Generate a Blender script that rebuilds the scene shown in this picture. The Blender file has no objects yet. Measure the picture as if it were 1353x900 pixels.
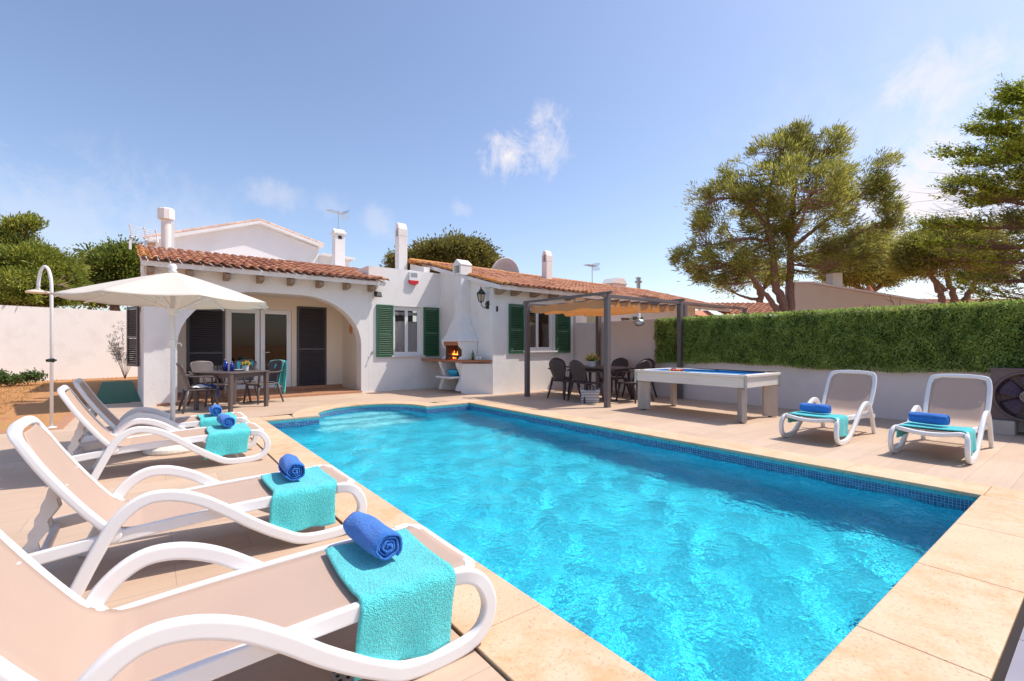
import bpy, bmesh, math, random
import numpy as np
from mathutils import Vector, Matrix, noise
from mathutils.geometry import tessellate_polygon
R = math.radians
random.seed(7); RNG = np.random.default_rng(11)
SC = bpy.context.scene
COL = SC.collection
I4 = Matrix.Identity(4)
HM = Matrix.Rotation(R(2.5), 4, 'Z')          # the house stands turned 2.5 degrees against the pool
W = {}
SUN, SKY, EXPO, CLOUD = 3.2, .15, .58, 4.6

# ------------------------------------------------------------------ materials
class NT:
    def __init__(s, name):
        s.m = bpy.data.materials.new(name); s.m.use_nodes = True
        s.t = s.m.node_tree; s.n = s.t.nodes; s.n.clear()
        s.out = s.n.new('ShaderNodeOutputMaterial')
    def node(s, typ, **kw):
        n = s.n.new('ShaderNode' + typ)
        for k, v in kw.items():
            if k.startswith('i_'):
                key = k[2:]; key = int(key) if key.isdigit() else key
                s.set(n, key, v)
            else: setattr(n, k, v)
        return n
    def set(s, n, key, v):
        if isinstance(v, bpy.types.NodeSocket): s.t.links.new(v, n.inputs[key])
        elif isinstance(v, (tuple, list)) and len(v) == 3 and n.inputs[key].type == 'RGBA': n.inputs[key].default_value = (*v, 1)
        else: n.inputs[key].default_value = v
    def math(s, op, a, b=0.0, c=None, clamp=False):
        n = s.node('Math', operation=op, use_clamp=clamp); s.set(n, 0, a); s.set(n, 1, b)
        if c is not None: s.set(n, 2, c)
        return n.outputs[0]
    def mix(s, fac, a, b, mode='MIX'):
        n = s.node('MixRGB', blend_type=mode); s.set(n, 0, fac); s.set(n, 1, a); s.set(n, 2, b); return n.outputs[0]
    def co(s, kind='Object', scale=None):
        c = s.node('TexCoord').outputs[kind]
        if scale:
            mp = s.node('Mapping'); s.t.links.new(c, mp.inputs[0]); mp.inputs['Scale'].default_value = scale; c = mp.outputs[0]
        return c
    def noise(s, scale, detail=3, co=None, rough=.55, out=0):
        n = s.node('TexNoise'); n.inputs['Scale'].default_value = scale; n.inputs['Detail'].default_value = detail
        n.inputs['Roughness'].default_value = rough
        s.t.links.new(co or s.co(), n.inputs['Vector']); return n.outputs[out]
    def ramp(s, fac, stops):
        n = s.node('ValToRGB'); s.t.links.new(fac, n.inputs[0]); e = n.color_ramp.elements
        while len(e) < len(stops): e.new(.5)
        for el, (p, c) in zip(e, stops):
            el.position = p; el.color = (*c, 1) if isinstance(c, tuple) else (c, c, c, 1)
        return n.outputs[0]
    def bump(s, h, strength=.3, dist=.01, prev=None):
        n = s.node('Bump'); n.inputs['Strength'].default_value = strength; n.inputs['Distance'].default_value = dist
        s.t.links.new(h, n.inputs['Height'])
        if prev: s.t.links.new(prev, n.inputs['Normal'])
        return n.outputs[0]
    def principled(s, color, rough=.6, normal=None, **kw):
        p = s.node('BsdfPrincipled'); s.set(p, 'Base Color', color); s.set(p, 'Roughness', rough)
        if normal: s.set(p, 'Normal', normal)
        for k, v in kw.items(): s.set(p, k.replace('_', ' '), v)
        return p.outputs[0]
    def done(s, shader):
        s.t.links.new(shader, s.out.inputs[0]); return s.m

def mat(name, base, rough=.6, var=.12, vscale=3, bump=0, bscale=60, bdist=.004, island=0, fine=0, fscale=90, dirt=None, trans=0, stretch=None, **kw):
    t = NT(name); co = t.co('Object', stretch) if stretch else t.co()
    f = t.noise(vscale, 5, co)
    k = t.math('MULTIPLY_ADD', f, 2*var, 1-var)
    if fine: k = t.math('MULTIPLY', k, t.math('MULTIPLY_ADD', t.noise(fscale, 3, co), 2*fine, 1-fine))
    if island:
        g = t.node('NewGeometry').outputs['Random Per Island']
        k = t.math('MULTIPLY', k, t.math('MULTIPLY_ADD', g, 2*island, 1-island))
    c = t.mix(1.0, base, k, 'MULTIPLY')
    if dirt:
        dcol, amt, dsc = dirt
        c = t.mix(t.math('MULTIPLY', t.ramp(t.noise(dsc, 6, co, .65), [(.5, 0.), (.72, 1.)]), amt), c, dcol)
    nrm = t.bump(t.noise(bscale, 4, co), bump, bdist) if bump else None
    sh = t.principled(c, rough, nrm, **kw)
    if trans:
        tr = t.node('BsdfTranslucent'); t.set(tr, 0, c)
        mx = t.node('MixShader'); mx.inputs[0].default_value = trans
        t.t.links.new(sh, mx.inputs[1]); t.t.links.new(tr.outputs[0], mx.inputs[2]); sh = mx.outputs[0]
    return t.done(sh)

MT = {}
MT['plaster'] = mat('white plaster', (.80, .77, .74), .85, .045, 1.2, .5, 20, .008, fine=.025, dirt=((.56, .50, .44), .32, 1.3))
MT['plaster2'] = mat('weathered white plaster', (.72, .66, .65), .88, .05, 1.0, .4, 22, .006, fine=.03, dirt=((.5, .44, .40), .3, .9))
MT['cream'] = mat('cream plaster', (.78, .66, .52), .85, .04, 1.0, .3, 25, .005)
MT['beigewall'] = mat('beige render', (.62, .53, .45), .9, .06, .7, .3, 12, .01, dirt=((.33, .28, .25), .35, .6))
MT['plastic'] = mat('white resin', (.80, .79, .78), .32, .02, 6, .05, 240, .001, dirt=((.6, .57, .54), .12, 5))
MT['resin_rough'] = mat('grey resin brace', (.62, .58, .54), .5, .15, 9, .1, 90, .002)
MT['teal'] = None
MT['brown_resin'] = mat('taupe resin', (.105, .082, .078), .45, .12, 6, .15, 120, .002)
MT['dark_resin'] = mat('dark woven resin', (.062, .045, .046), .5, .2, 20, .5, 160, .004)
MT['green'] = mat('dark green paint', (.025, .112, .052), .42, .1, 5, .05, 80)
MT['black_shutter'] = mat('charcoal paint', (.072, .062, .065), .45, .1, 5, .05, 80)
MT['whiteframe'] = mat('white joinery', (.80, .79, .77), .4, .02, 4)
MT['postgrey'] = mat('weathered grey metal', (.13, .108, .108), .5, .2, 4, .15, 60, .002, stretch=(1, 1, .15))
MT['wood_grey'] = mat('weathered whitewashed wood', (.46, .39, .34), .7, .3, 9, .4, 30, .004, fine=.18, fscale=70, stretch=(1, 1, .12))
MT['wood_white'] = mat('whitewashed wood rail', (.75, .70, .63), .6, .08, 9, .2, 30, .003, stretch=(1, .12, 1), dirt=((.45, .40, .35), .4, 14))
MT['blue_cloth'] = mat('blue baize', (.03, .22, .50), .9, .06, 9, .1, 200)
MT['brown'] = mat('weathered rafter wood', (.30, .22, .16), .8, .2, 9, .3, 30, .004)
MT['brick'] = mat('terracotta brick', (.42, .17, .09), .85, .25, 12, .4, 60, .006)
MT['soot'] = mat('sooty brick', (.09, .055, .04), .95, .5, 14, .5, 50, .008)
MT['metal'] = mat('galvanised metal', (.45, .44, .43), .35, .1, 8, Metallic=.8)
MT['darkmetal'] = mat('black iron', (.012, .022, .018), .4, .1, 8)
MT['red'] = mat('red plastic', (.6, .02, .03), .4, .05)
MT['redtile'] = mat('terracotta floor', (.45, .22, .12), .6, .15, 5, .1, 40)
MT['concrete'] = mat('concrete', (.50, .45, .40), .9, .2, 6, .5, 30, .006)
MT['unit'] = mat('brown painted steel', (.145, .105, .105), .5, .08, 4, .1, 60)
MT['bark'] = mat('pine bark', (.24, .15, .12), .95, .35, 6, .9, 22, .03, fine=.25, fscale=18, stretch=(1, 1, .35))
MT['twig'] = mat('dry twig bark', (.26, .15, .12), .95, .3, 6)
MT['black'] = mat('black rubber', (.01, .01, .01), .6, .1)
MT['parasol'] = mat('ecru canvas', (.80, .74, .66), .85, .03, 3, .15, 300, .001, trans=.3)
MT['canopy'] = mat('sand canvas', (.78, .50, .25), .9, .06, 5, .2, 200, .002, trans=.5)
MT['pot'] = mat('white glazed pot', (.75, .74, .72), .3, .03)
MT['petal'] = mat('yellow petals', (.65, .50, .08), .7, .2, island=.3, trans=.3)
MT['flowerleaf'] = mat('flower leaves', (.10, .22, .04), .7, .2, island=.4, trans=.3)
MT['shrubleaf'] = mat('shrub leaves', (.10, .16, .035), .7, .2, island=.4, trans=.3)
MT['paleleaf'] = mat('pale stems', (.30, .29, .26), .7, .2, island=.3)
MT['curtain'] = mat('white net curtain', (.88, .87, .86), .9, .05, 9, trans=.3)
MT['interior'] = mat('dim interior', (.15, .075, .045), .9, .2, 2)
MT['orange'] = mat('orange ceramic', (.6, .22, .07), .5, .15, 20)
MT['whitecloth'] = mat('white towel', (.74, .72, .70), .95, .05, 9, .5, 200, .004)
MT['bluecloth'] = mat('blue towelling', (.03, .10, .42), .95, .1, 9, .5, 200, .004)
MT['steel'] = mat('brushed steel', (.6, .58, .55), .28, .05, 8, Metallic=.9)

def emis(name, col, st):
    t = NT(name); e = t.node('Emission'); t.set(e, 0, col); e.inputs[1].default_value = st; return t.done(e.outputs[0])
MT['flame'] = emis('fire', (1.0, .18, .02), 5)

def mk_terry(name, base):
    t = NT(name); co = t.co()
    v = t.node('TexVoronoi'); v.inputs['Scale'].default_value = 210; t.t.links.new(co, v.inputs['Vector'])
    n1 = t.noise(90, 4, co); n2 = t.noise(9, 3, co)
    h = t.math('ADD', t.math('MULTIPLY', v.outputs[0], -.6), n1)
    k = t.math('MULTIPLY', t.math('MULTIPLY_ADD', n1, .9, .55), t.math('MULTIPLY_ADD', n2, .3, .85))
    c = t.mix(1.0, base, k, 'MULTIPLY')
    return t.done(t.principled(c, .95, t.bump(h, 1.0, .009), Sheen_Weight=.25))
MT['turq'] = mk_terry('turquoise terry', (.09, .68, .70))
MT['blue'] = mk_terry('royal blue terry', (.028, .21, .72))

def mk_sling():
    t = NT('taupe mesh sling'); co = t.co()
    w1 = t.node('TexWave', wave_type='BANDS', bands_direction='X'); w1.inputs['Scale'].default_value = 160
    w2 = t.node('TexWave', wave_type='BANDS', bands_direction='Y'); w2.inputs['Scale'].default_value = 160
    t.t.links.new(co, w1.inputs[0]); t.t.links.new(co, w2.inputs[0])
    h = t.math('ADD', w1.outputs[1], w2.outputs[1])
    k = t.math('MULTIPLY', t.math('MULTIPLY_ADD', h, .05, .93), t.math('MULTIPLY_ADD', t.noise(3, 4, co), .14, .93))
    c = t.mix(1.0, (.575, .415, .325), k, 'MULTIPLY')
    sh = t.principled(c, .7, t.bump(h, .25, .0015))
    tr = t.node('BsdfTranslucent'); t.set(tr, 0, c)
    mx = t.node('MixShader'); mx.inputs[0].default_value = .12
    t.t.links.new(sh, mx.inputs[1]); t.t.links.new(tr.outputs[0], mx.inputs[2])
    return t.done(mx.outputs[0])
MT['sling'] = mk_sling()

def mk_deck():
    t = NT('deck tiles'); co = t.co('Object')
    b = t.node('TexBrick', offset=.33, squash=1.0); t.t.links.new(co, b.inputs['Vector'])
    b.inputs['Color1'].default_value = (.53, .38, .27, 1); b.inputs['Color2'].default_value = (.60, .445, .33, 1)
    b.inputs['Mortar'].default_value = (.40, .29, .23, 1)
    b.inputs['Scale'].default_value = 1.0; b.inputs['Mortar Size'].default_value = .0025; b.inputs['Mortar Smooth'].default_value = .3
    b.inputs['Brick Width'].default_value = 1.2; b.inputs['Row Height'].default_value = .3; b.inputs['Bias'].default_value = -.2
    st = t.co('Object', (.6, 7, 1))
    g = t.noise(3.0, 6, st, .6); g2 = t.noise(1.1, 4, co)
    k = t.math('MULTIPLY', t.math('MULTIPLY_ADD', g, .30, .85), t.math('MULTIPLY_ADD', g2, .24, .88))
    c = t.mix(1.0, b.outputs[0], k, 'MULTIPLY')
    c = t.mix(t.math('MULTIPLY', t.ramp(t.noise(1.7, 5, co, .7), [(.56, 0.), (.75, 1.)]), .35), c, (.66, .47, .30))
    h = t.math('SUBTRACT', t.math('MULTIPLY', g, .25), b.outputs['Fac'])
    return t.done(t.principled(c, .62, t.bump(h, .35, .004)))
MT['deck'] = mk_deck()

def mk_shadetile():
    t = NT('deck tiles in painted shade'); co = t.co('Object')  # deck tiles with the shade put into their lilac grey colour
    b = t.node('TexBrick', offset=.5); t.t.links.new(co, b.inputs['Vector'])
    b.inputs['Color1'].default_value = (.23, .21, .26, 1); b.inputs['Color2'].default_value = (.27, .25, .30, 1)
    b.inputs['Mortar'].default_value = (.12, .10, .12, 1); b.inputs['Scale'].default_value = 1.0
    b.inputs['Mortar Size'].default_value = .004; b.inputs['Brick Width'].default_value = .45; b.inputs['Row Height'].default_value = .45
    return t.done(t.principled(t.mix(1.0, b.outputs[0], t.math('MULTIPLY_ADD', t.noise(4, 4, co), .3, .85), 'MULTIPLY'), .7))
MT['shadetile'] = mk_shadetile()

def mk_coping():
    t = NT('sand coping stone'); co = t.co('Object')
    n1 = t.noise(2.1, 6, co, .65); n2 = t.noise(70, 3, co); n3 = t.noise(7, 5, co, .7)
    c = t.mix(t.ramp(n1, [(.35, 0.), (.7, 1.)]), (.64, .44, .28), (.70, .51, .35))
    c = t.mix(t.math('MULTIPLY', t.ramp(n3, [(.42, 0.), (.66, 1.)]), t.ramp(t.noise(1.4, 3, co), [(.40, 0.), (.56, .68)])), c, (.60, .31, .13))
    pit = t.ramp(n2, [(.28, 0.), (.40, 1.)])
    c = t.mix(t.math('MULTIPLY', t.math('SUBTRACT', 1.0, pit), .45), c, (.34, .21, .13))
    c = t.mix(1.0, c, t.math('MULTIPLY_ADD', n2, .24, .88), 'MULTIPLY')
    g = t.node('NewGeometry').outputs['Random Per Island']
    c = t.mix(1.0, c, t.math('MULTIPLY_ADD', g, .10, .95), 'MULTIPLY')
    return t.done(t.principled(c, .75, t.bump(t.math('ADD', pit, t.math('MULTIPLY', n3, .6)), .5, .003)))
MT['coping'] = mk_coping()
MT['grout'] = mat('grout', (.30, .21, .15), .95, .15, 8)
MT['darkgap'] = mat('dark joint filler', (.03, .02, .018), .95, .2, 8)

def mk_roof():
    t = NT('terracotta roof tiles'); uv = t.node('UVMap').outputs[0]
    fl = t.node('VectorMath', operation='FLOOR'); t.t.links.new(uv, fl.inputs[0])
    wn = t.node('TexWhiteNoise', noise_dimensions='2D'); t.t.links.new(fl.outputs[0], wn.inputs['Vector'])
    c = t.ramp(wn.outputs['Value'], [(0, (.36, .14, .08)), (.35, (.43, .18, .095)), (.7, (.50, .22, .115)), (1, (.56, .29, .16))])
    co = t.co()
    c = t.mix(t.math('MULTIPLY', t.ramp(t.noise(3.2, 6, co, .7), [(.55, 0.), (.72, 1.)]), .45), c, (.28, .16, .10))
    c = t.mix(1.0, c, t.math('MULTIPLY_ADD', t.noise(22, 4, co), .5, .75), 'MULTIPLY')
    # lichen, a stain of its own on the gable end
    sp = t.node('SeparateXYZ'); t.t.links.new(uv, sp.inputs[0])
    li = t.math('MULTIPLY', t.math('LESS_THAN', sp.outputs[0], 1.25), t.ramp(t.noise(5, 4, co), [(.38, 0.), (.55, .8)]))
    c = t.mix(li, c, (.62, .26, .03))
    return t.done(t.principled(c, .85, t.bump(t.noise(45, 4, co), .4, .006)))
MT['roof'] = mk_roof()

def mk_pooltile():
    t = NT('mosaic pool lining'); geo = t.node('NewGeometry'); co = geo.outputs['Position']
    # tile coordinates: 25 mm mosaic, laid in world axes by facing
    s = 40.0
    sc = t.node('VectorMath', operation='SCALE'); t.t.links.new(co, sc.inputs[0]); sc.inputs['Scale'].default_value = s
    fl = t.node('VectorMath', operation='FLOOR'); off = t.node('VectorMath', operation='ADD'); t.t.links.new(sc.outputs[0], off.inputs[0]); off.inputs[1].default_value = (.013, .017, .011)
    t.t.links.new(off.outputs[0], fl.inputs[0])
    wn = t.node('TexWhiteNoise', noise_dimensions='3D'); t.t.links.new(fl.outputs[0], wn.inputs['Vector'])
    fr = t.node('VectorMath', operation='FRACTION'); t.t.links.new(off.outputs[0], fr.inputs[0])
    sx = t.node('SeparateXYZ'); t.t.links.new(fr.outputs[0], sx.inputs[0])
    an = t.node('VectorMath', operation='ABSOLUTE'); t.t.links.new(geo.outputs['Normal'], an.inputs[0])
    sn = t.node('SeparateXYZ'); t.t.links.new(an.outputs[0], sn.inputs[0])
    g = None
    for i in range(3):
        d = t.math('ABSOLUTE', t.math('SUBTRACT', sx.outputs[i], .5))
        e = t.math('MULTIPLY', t.math('GREATER_THAN', d, .44), t.math('LESS_THAN', sn.outputs[i], .8))
        g = e if g is None else t.math('MAXIMUM', g, e)
    z = t.node('SeparateXYZ'); t.t.links.new(co, z.inputs[0]); z = z.outputs[2]
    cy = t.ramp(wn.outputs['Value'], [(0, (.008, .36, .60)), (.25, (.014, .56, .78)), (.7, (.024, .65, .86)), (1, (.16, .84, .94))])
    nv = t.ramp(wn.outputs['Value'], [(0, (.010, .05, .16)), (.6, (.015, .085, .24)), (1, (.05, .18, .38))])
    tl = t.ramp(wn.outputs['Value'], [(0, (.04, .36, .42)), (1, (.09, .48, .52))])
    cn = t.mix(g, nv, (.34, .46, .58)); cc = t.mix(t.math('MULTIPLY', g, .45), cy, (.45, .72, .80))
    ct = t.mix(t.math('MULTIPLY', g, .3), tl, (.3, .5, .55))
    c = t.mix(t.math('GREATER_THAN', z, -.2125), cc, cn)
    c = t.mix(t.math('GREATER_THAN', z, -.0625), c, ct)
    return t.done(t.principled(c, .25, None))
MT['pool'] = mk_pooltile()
t = NT('pale step mosaic'); geo = t.node('NewGeometry')
b = t.node('TexBrick', offset=0); mp = t.node('Mapping'); t.t.links.new(geo.outputs['Position'], mp.inputs[0]); t.t.links.new(mp.outputs[0], b.inputs['Vector'])
b.inputs['Scale'].default_value = 1; b.inputs['Brick Width'].default_value = .05; b.inputs['Row Height'].default_value = .05; b.inputs['Mortar Size'].default_value = .003
b.inputs['Color1'].default_value = (.42, .80, .90, 1); b.inputs['Color2'].default_value = (.62, .88, .93, 1); b.inputs['Mortar'].default_value = (.75, .88, .92, 1)
MT['poolstep'] = t.done(t.principled(b.outputs[0], .3))

def mk_water():
    t = NT('pool water'); co = t.co('Object')
    g = t.node('BsdfGlass'); g.inputs['IOR'].default_value = 1.33; g.inputs['Roughness'].default_value = 0
    t.set(g, 0, (.66, .99, 1.0))
    n = t.math('ADD', t.noise(7, 3, co, .6), t.math('MULTIPLY', t.noise(22, 2, co, .5), .5))
    t.set(g, 'Normal', t.bump(n, .65, .028))
    return t.done(g.outputs[0])
MT['water'] = mk_water()

def mk_ground():
    t = NT('dry lawn'); co = t.co('Object')
    n1 = t.noise(.9, 6, co, .7); n2 = t.noise(25, 4, co, .7)
    c = t.ramp(n1, [(.3, (.36, .15, .055)), (.5, (.50, .24, .09)), (.68, (.38, .22, .07))])
    c = t.mix(1.0, c, t.math('MULTIPLY_ADD', n2, .9, .55), 'MULTIPLY')
    return t.done(t.principled(c, .95, t.bump(n2, .8, .02)))
MT['ground'] = mk_ground()
MT['grass'] = mat('dry grass', (.50, .27, .09), .9, .2, 1.0, island=.5, trans=.2)
MT['mat'] = mat('green artificial turf', (.035, .15, .085), .95, .12, 3, .8, 300, .004)

def glass(name, tint, rough=.02):
    t = NT(name); g = t.node('BsdfGlossy'); g.inputs['Roughness'].default_value = rough
    tr = t.node('BsdfTransparent'); t.set(tr, 0, tint)
    f = t.node('Fresnel'); f.inputs[0].default_value = 1.5
    mx = t.node('MixShader'); t.t.links.new(t.math('MULTIPLY_ADD', f.outputs[0], .7, .01, True), mx.inputs[0])
    t.t.links.new(tr.outputs[0], mx.inputs[1]); t.t.links.new(g.outputs[0], mx.inputs[2]); return t.done(mx.outputs[0])
MT['glass'] = glass('window glass', (.88, .87, .86))
MT['glassdark'] = glass('dark door glass', (.50, .42, .36))
MT['clearglass'] = glass('clear tumbler glass', (.93, .95, .95))
MT['lampglass'] = glass('lantern glass', (.8, .74, .68), .1)
MT['bottle'] = mat('cobalt glass', (.01, .05, .42), .08, .05, Transmission_Weight=.5)
MT['greenbottle'] = mat('olive bottle glass', (.10, .12, .02), .1, .05)

def leafmat(name, a, b, c, trans=.25, nscale=.9):
    t = NT(name); co = t.co()
    g = t.node('NewGeometry').outputs['Random Per Island']
    f = t.math('ADD', t.math('MULTIPLY', t.noise(nscale, 4, co), .8), t.math('MULTIPLY_ADD', g, .5, -.15))
    col = t.ramp(f, [(.22, a), (.48, b), (.78, c)])
    sh = t.principled(col, .6); tr = t.node('BsdfTranslucent'); t.set(tr, 0, col)
    mx = t.node('MixShader'); mx.inputs[0].default_value = trans
    t.t.links.new(sh, mx.inputs[1]); t.t.links.new(tr.outputs[0], mx.inputs[2]); return t.done(mx.outputs[0])
MT['pine'] = leafmat('pine needles', (.15, .15, .05), (.33, .34, .075), (.58, .56, .12), .5)
MT['cypress'] = leafmat('cypress sprays', (.05, .07, .02), (.30, .38, .04), (.66, .70, .08), .35, 3.2)
MT['leftpine'] = leafmat('juniper foliage', (.10, .12, .025), (.27, .32, .045), (.50, .50, .08), .4, 1.2)
MT['broad'] = leafmat('broad leaves', (.055, .08, .02), (.17, .22, .035), (.34, .38, .06), .35, 1.2)
MT['oak'] = leafmat('olive foliage', (.09, .09, .03), (.21, .20, .05), (.34, .31, .08), .35, 1.2)
MT['hedge'] = leafmat('plastic hedge leaves', (.08, .14, .03), (.30, .43, .085), (.58, .68, .20), .4, 4)
MT['drytwig'] = leafmat('dead sprays', (.10, .05, .035), (.20, .11, .08), (.30, .19, .13), .1, 2)

# ------------------------------------------------------------------ mesh building
def inv(m): return m.inverted()
def thing(name, label, cat, loc=(0, 0, 0), rz=0, group=None, F=I4, kind=None):
    o = bpy.data.objects.new(name, None); COL.objects.link(o); o.empty_display_size = .1
    m = F @ Matrix.Translation(Vector(loc)) @ Matrix.Rotation(rz, 4, 'Z')
    o.matrix_world = m; W[o] = m.copy()
    tag(o, label, cat, group, kind); return o
def tag(o, label=None, cat=None, group=None, kind=None):
    if label: o['label'] = label
    if cat: o['category'] = cat
    if group: o['group'] = group
    if kind: o['kind'] = kind
    return o

class MB:
    def __init__(s): s.v = []; s.f = []; s.uv = None
    def add(s, vs, fs):
        b = len(s.v); s.v += [Vector(v) for v in vs]; s.f += [tuple(i+b for i in f) for f in fs]; return s
    def box(s, x0, x1, y0, y1, z0, z1):
        return s.add([(x0,y0,z0),(x1,y0,z0),(x1,y1,z0),(x0,y1,z0),(x0,y0,z1),(x1,y0,z1),(x1,y1,z1),(x0,y1,z1)],
                     [(3,2,1,0),(4,5,6,7),(0,1,5,4),(1,2,6,5),(2,3,7,6),(3,0,4,7)])
    def obox(s, c, size, m=None, taper=1.0):
        m = m or Matrix.Identity(3); a, b, h = [q/2 for q in size]; vs = []
        for z, k in ((-h, taper), (h, 1)):
            for x, y in ((-a,-b),(a,-b),(a,b),(-a,b)): vs.append(Vector(c) + m @ Vector((x*k, y*k, z)))
        return s.add(vs, [(3,2,1,0),(4,5,6,7),(0,1,5,4),(1,2,6,5),(2,3,7,6),(3,0,4,7)])
    def prism(s, pts, axis, a, b):
        """polygon pts (2D) extruded along axis from a to b. axis 'y': pts are (x,z); 'x': (y,z); 'z': (x,y)"""
        def P(p, t): return {'y': (p[0], t, p[1]), 'x': (t, p[0], p[1]), 'z': (p[0], p[1], t)}[axis]
        n = len(pts); base = len(s.v)
        tri = tessellate_polygon([[Vector((p[0], p[1], 0)) for p in pts]])
        vs = [P(p, a) for p in pts] + [P(p, b) for p in pts]
        fs = [tuple(t) for t in tri] + [tuple(i+n for i in reversed(t)) for t in tri]
        fs += [(i, (i+1) % n, (i+1) % n + n, i+n) for i in range(n)]
        return s.add(vs, fs)
    def tube(s, path, r, n=8, cap=True, r2=None):
        path = [Vector(p) for p in path]; k = len(path); rr = r if isinstance(r, (list, tuple)) else [r + ((r2 if r2 is not None else r)-r)*i/max(1, k-1) for i in range(k)]
        t0 = (path[1]-path[0]).normalized(); u = t0.orthogonal().normalized(); b = len(s.v); vs = []
        for i, p in enumerate(path):
            t = (path[min(i+1, k-1)] - path[max(i-1, 0)]).normalized()
            u = (u - t*u.dot(t)).normalized(); w = t.cross(u)
            vs += [p + (u*math.cos(2*math.pi*j/n) + w*math.sin(2*math.pi*j/n))*rr[i] for j in range(n)]
        fs = [(i*n+j, i*n+(j+1) % n, (i+1)*n+(j+1) % n, (i+1)*n+j) for i in range(k-1) for j in range(n)]
        if cap: fs += [tuple(reversed(range(n))), tuple((k-1)*n+j for j in range(n))]
        return s.add(vs, fs)
    def sweep(s, path, prof, side, closed=False):
        """prof: list of (along side, along normal) points"""
        path = [Vector(p) for p in path]; side = Vector(side).normalized(); k = len(path); n = len(prof); vs = []
        for i, p in enumerate(path):
            a = path[(i-1) % k] if closed or i else path[0]; c = path[(i+1) % k] if closed or i < k-1 else path[-1]
            t = (c-a).normalized(); nn = t.cross(side).normalized()
            vs += [p + side*q[0] + nn*q[1] for q in prof]
        m = k if closed else k-1
        fs = [(i*n+j, i*n+(j+1) % n, ((i+1) % k)*n+(j+1) % n, ((i+1) % k)*n+j) for i in range(m) for j in range(n)]
        if not closed: fs += [tuple(reversed(range(n))), tuple((k-1)*n+j for j in range(n))]
        return s.add(vs, fs)
    def lathe(s, prof, c=(0, 0, 0), n=24, m=None, cap=True):
        c = Vector(c); vs = []; k = len(prof); m = m or Matrix.Identity(3)
        for r, z in prof:
            vs += [c + m @ Vector((r*math.cos(2*math.pi*j/n), r*math.sin(2*math.pi*j/n), z)) for j in range(n)]
        fs = [(i*n+j, i*n+(j+1) % n, (i+1)*n+(j+1) % n, (i+1)*n+j) for i in range(k-1) for j in range(n)]
        if cap and prof[0][0] > 1e-4: fs.append(tuple(reversed(range(n))))
        if cap and prof[-1][0] > 1e-4: fs.append(tuple((k-1)*n+j for j in range(n)))
        return s.add(vs, fs)
    def grid(s, fn, nu, nv):
        vs = [fn(i/nu, j/nv) for i in range(nu+1) for j in range(nv+1)]
        return s.add(vs, [(i*(nv+1)+j, (i+1)*(nv+1)+j, (i+1)*(nv+1)+j+1, i*(nv+1)+j+1) for i in range(nu) for j in range(nv)])
    def sphere(s, c, r, n=12, sz=1.0):
        return s.lathe([(r*math.sin(math.pi*i/n), -r*sz*math.cos(math.pi*i/n)) for i in range(n+1)], c, n*2)
    def build(s, name, m, parent=None, F=I4, smooth=False, bevel=0, seg=2, subdiv=0, solid=0, local=False, solid_off=-1, recalc=True):
        if parent is not None:
            X = I4 if local else inv(W[parent]) @ F
            base = W[parent]
        else:
            vw = [F @ v for v in s.v]
            lo = Vector([min(v[i] for v in vw) for i in range(3)]); hi = Vector([max(v[i] for v in vw) for i in range(3)])
            base = Matrix.Translation(((lo.x+hi.x)/2, (lo.y+hi.y)/2, lo.z)) @ F.to_3x3().to_4x4()
            X = inv(base) @ F
        me = bpy.data.meshes.new(name); me.from_pydata([X @ v for v in s.v], [], s.f)
        if s.uv:
            ul = me.uv_layers.new(name='UVMap'); ul.data.foreach_set('uv', [q for f in s.f for i in f for q in s.uv[i]])
        if recalc:
            bm = bmesh.new(); bm.from_mesh(me); bmesh.ops.remove_doubles(bm, verts=bm.verts, dist=1e-5) if not s.uv else None
            bmesh.ops.recalc_face_normals(bm, faces=bm.faces); bm.to_mesh(me); bm.free()
        me.validate()
        if smooth: me.polygons.foreach_set('use_smooth', [True]*len(me.polygons))
        ms = m if isinstance(m, list) else [m]
        for q in ms: me.materials.append(MT[q])
        o = bpy.data.objects.new(name, me); COL.objects.link(o)
        if parent is not None: o.parent = parent
        else: o.matrix_world = base
        W[o] = base.copy()
        if solid:
            md = o.modifiers.new('solid', 'SOLIDIFY'); md.thickness = solid; md.offset = solid_off
        if bevel:
            md = o.modifiers.new('bevel', 'BEVEL'); md.width = bevel; md.segments = seg; md.limit_method = 'ANGLE'; md.angle_limit = R(35)
            if not smooth and seg > 1: md.harden_normals = False
        if subdiv:
            md = o.modifiers.new('sub', 'SUBSURF'); md.levels = subdiv; md.render_levels = subdiv
        return o

def np_mesh(name, V, Fq, m, parent=None, base=None, smooth=False):
    """V in world coordinates, Fq quads"""
    me = bpy.data.meshes.new(name); n = len(V); k = len(Fq)
    if parent is not None: M = W[parent]
    else: M = Matrix.Translation(base if base is not None else (0, 0, 0))
    A = np.array(inv(M)); V = V @ A[:3, :3].T + A[:3, 3]
    me.vertices.add(n); me.vertices.foreach_set('co', V.astype(np.float32).ravel())
    me.loops.add(k*4); me.loops.foreach_set('vertex_index', Fq.astype(np.int32).ravel())
    me.polygons.add(k); me.polygons.foreach_set('loop_start', np.arange(0, k*4, 4, dtype=np.int32))
    me.update(calc_edges=True); me.validate()
    if smooth: me.polygons.foreach_set('use_smooth', [True]*k)
    me.materials.append(MT[m]); o = bpy.data.objects.new(name, me); COL.objects.link(o)
    if parent is not None: o.parent = parent
    else: o.matrix_world = M
    W[o] = M.copy(); return o

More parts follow.
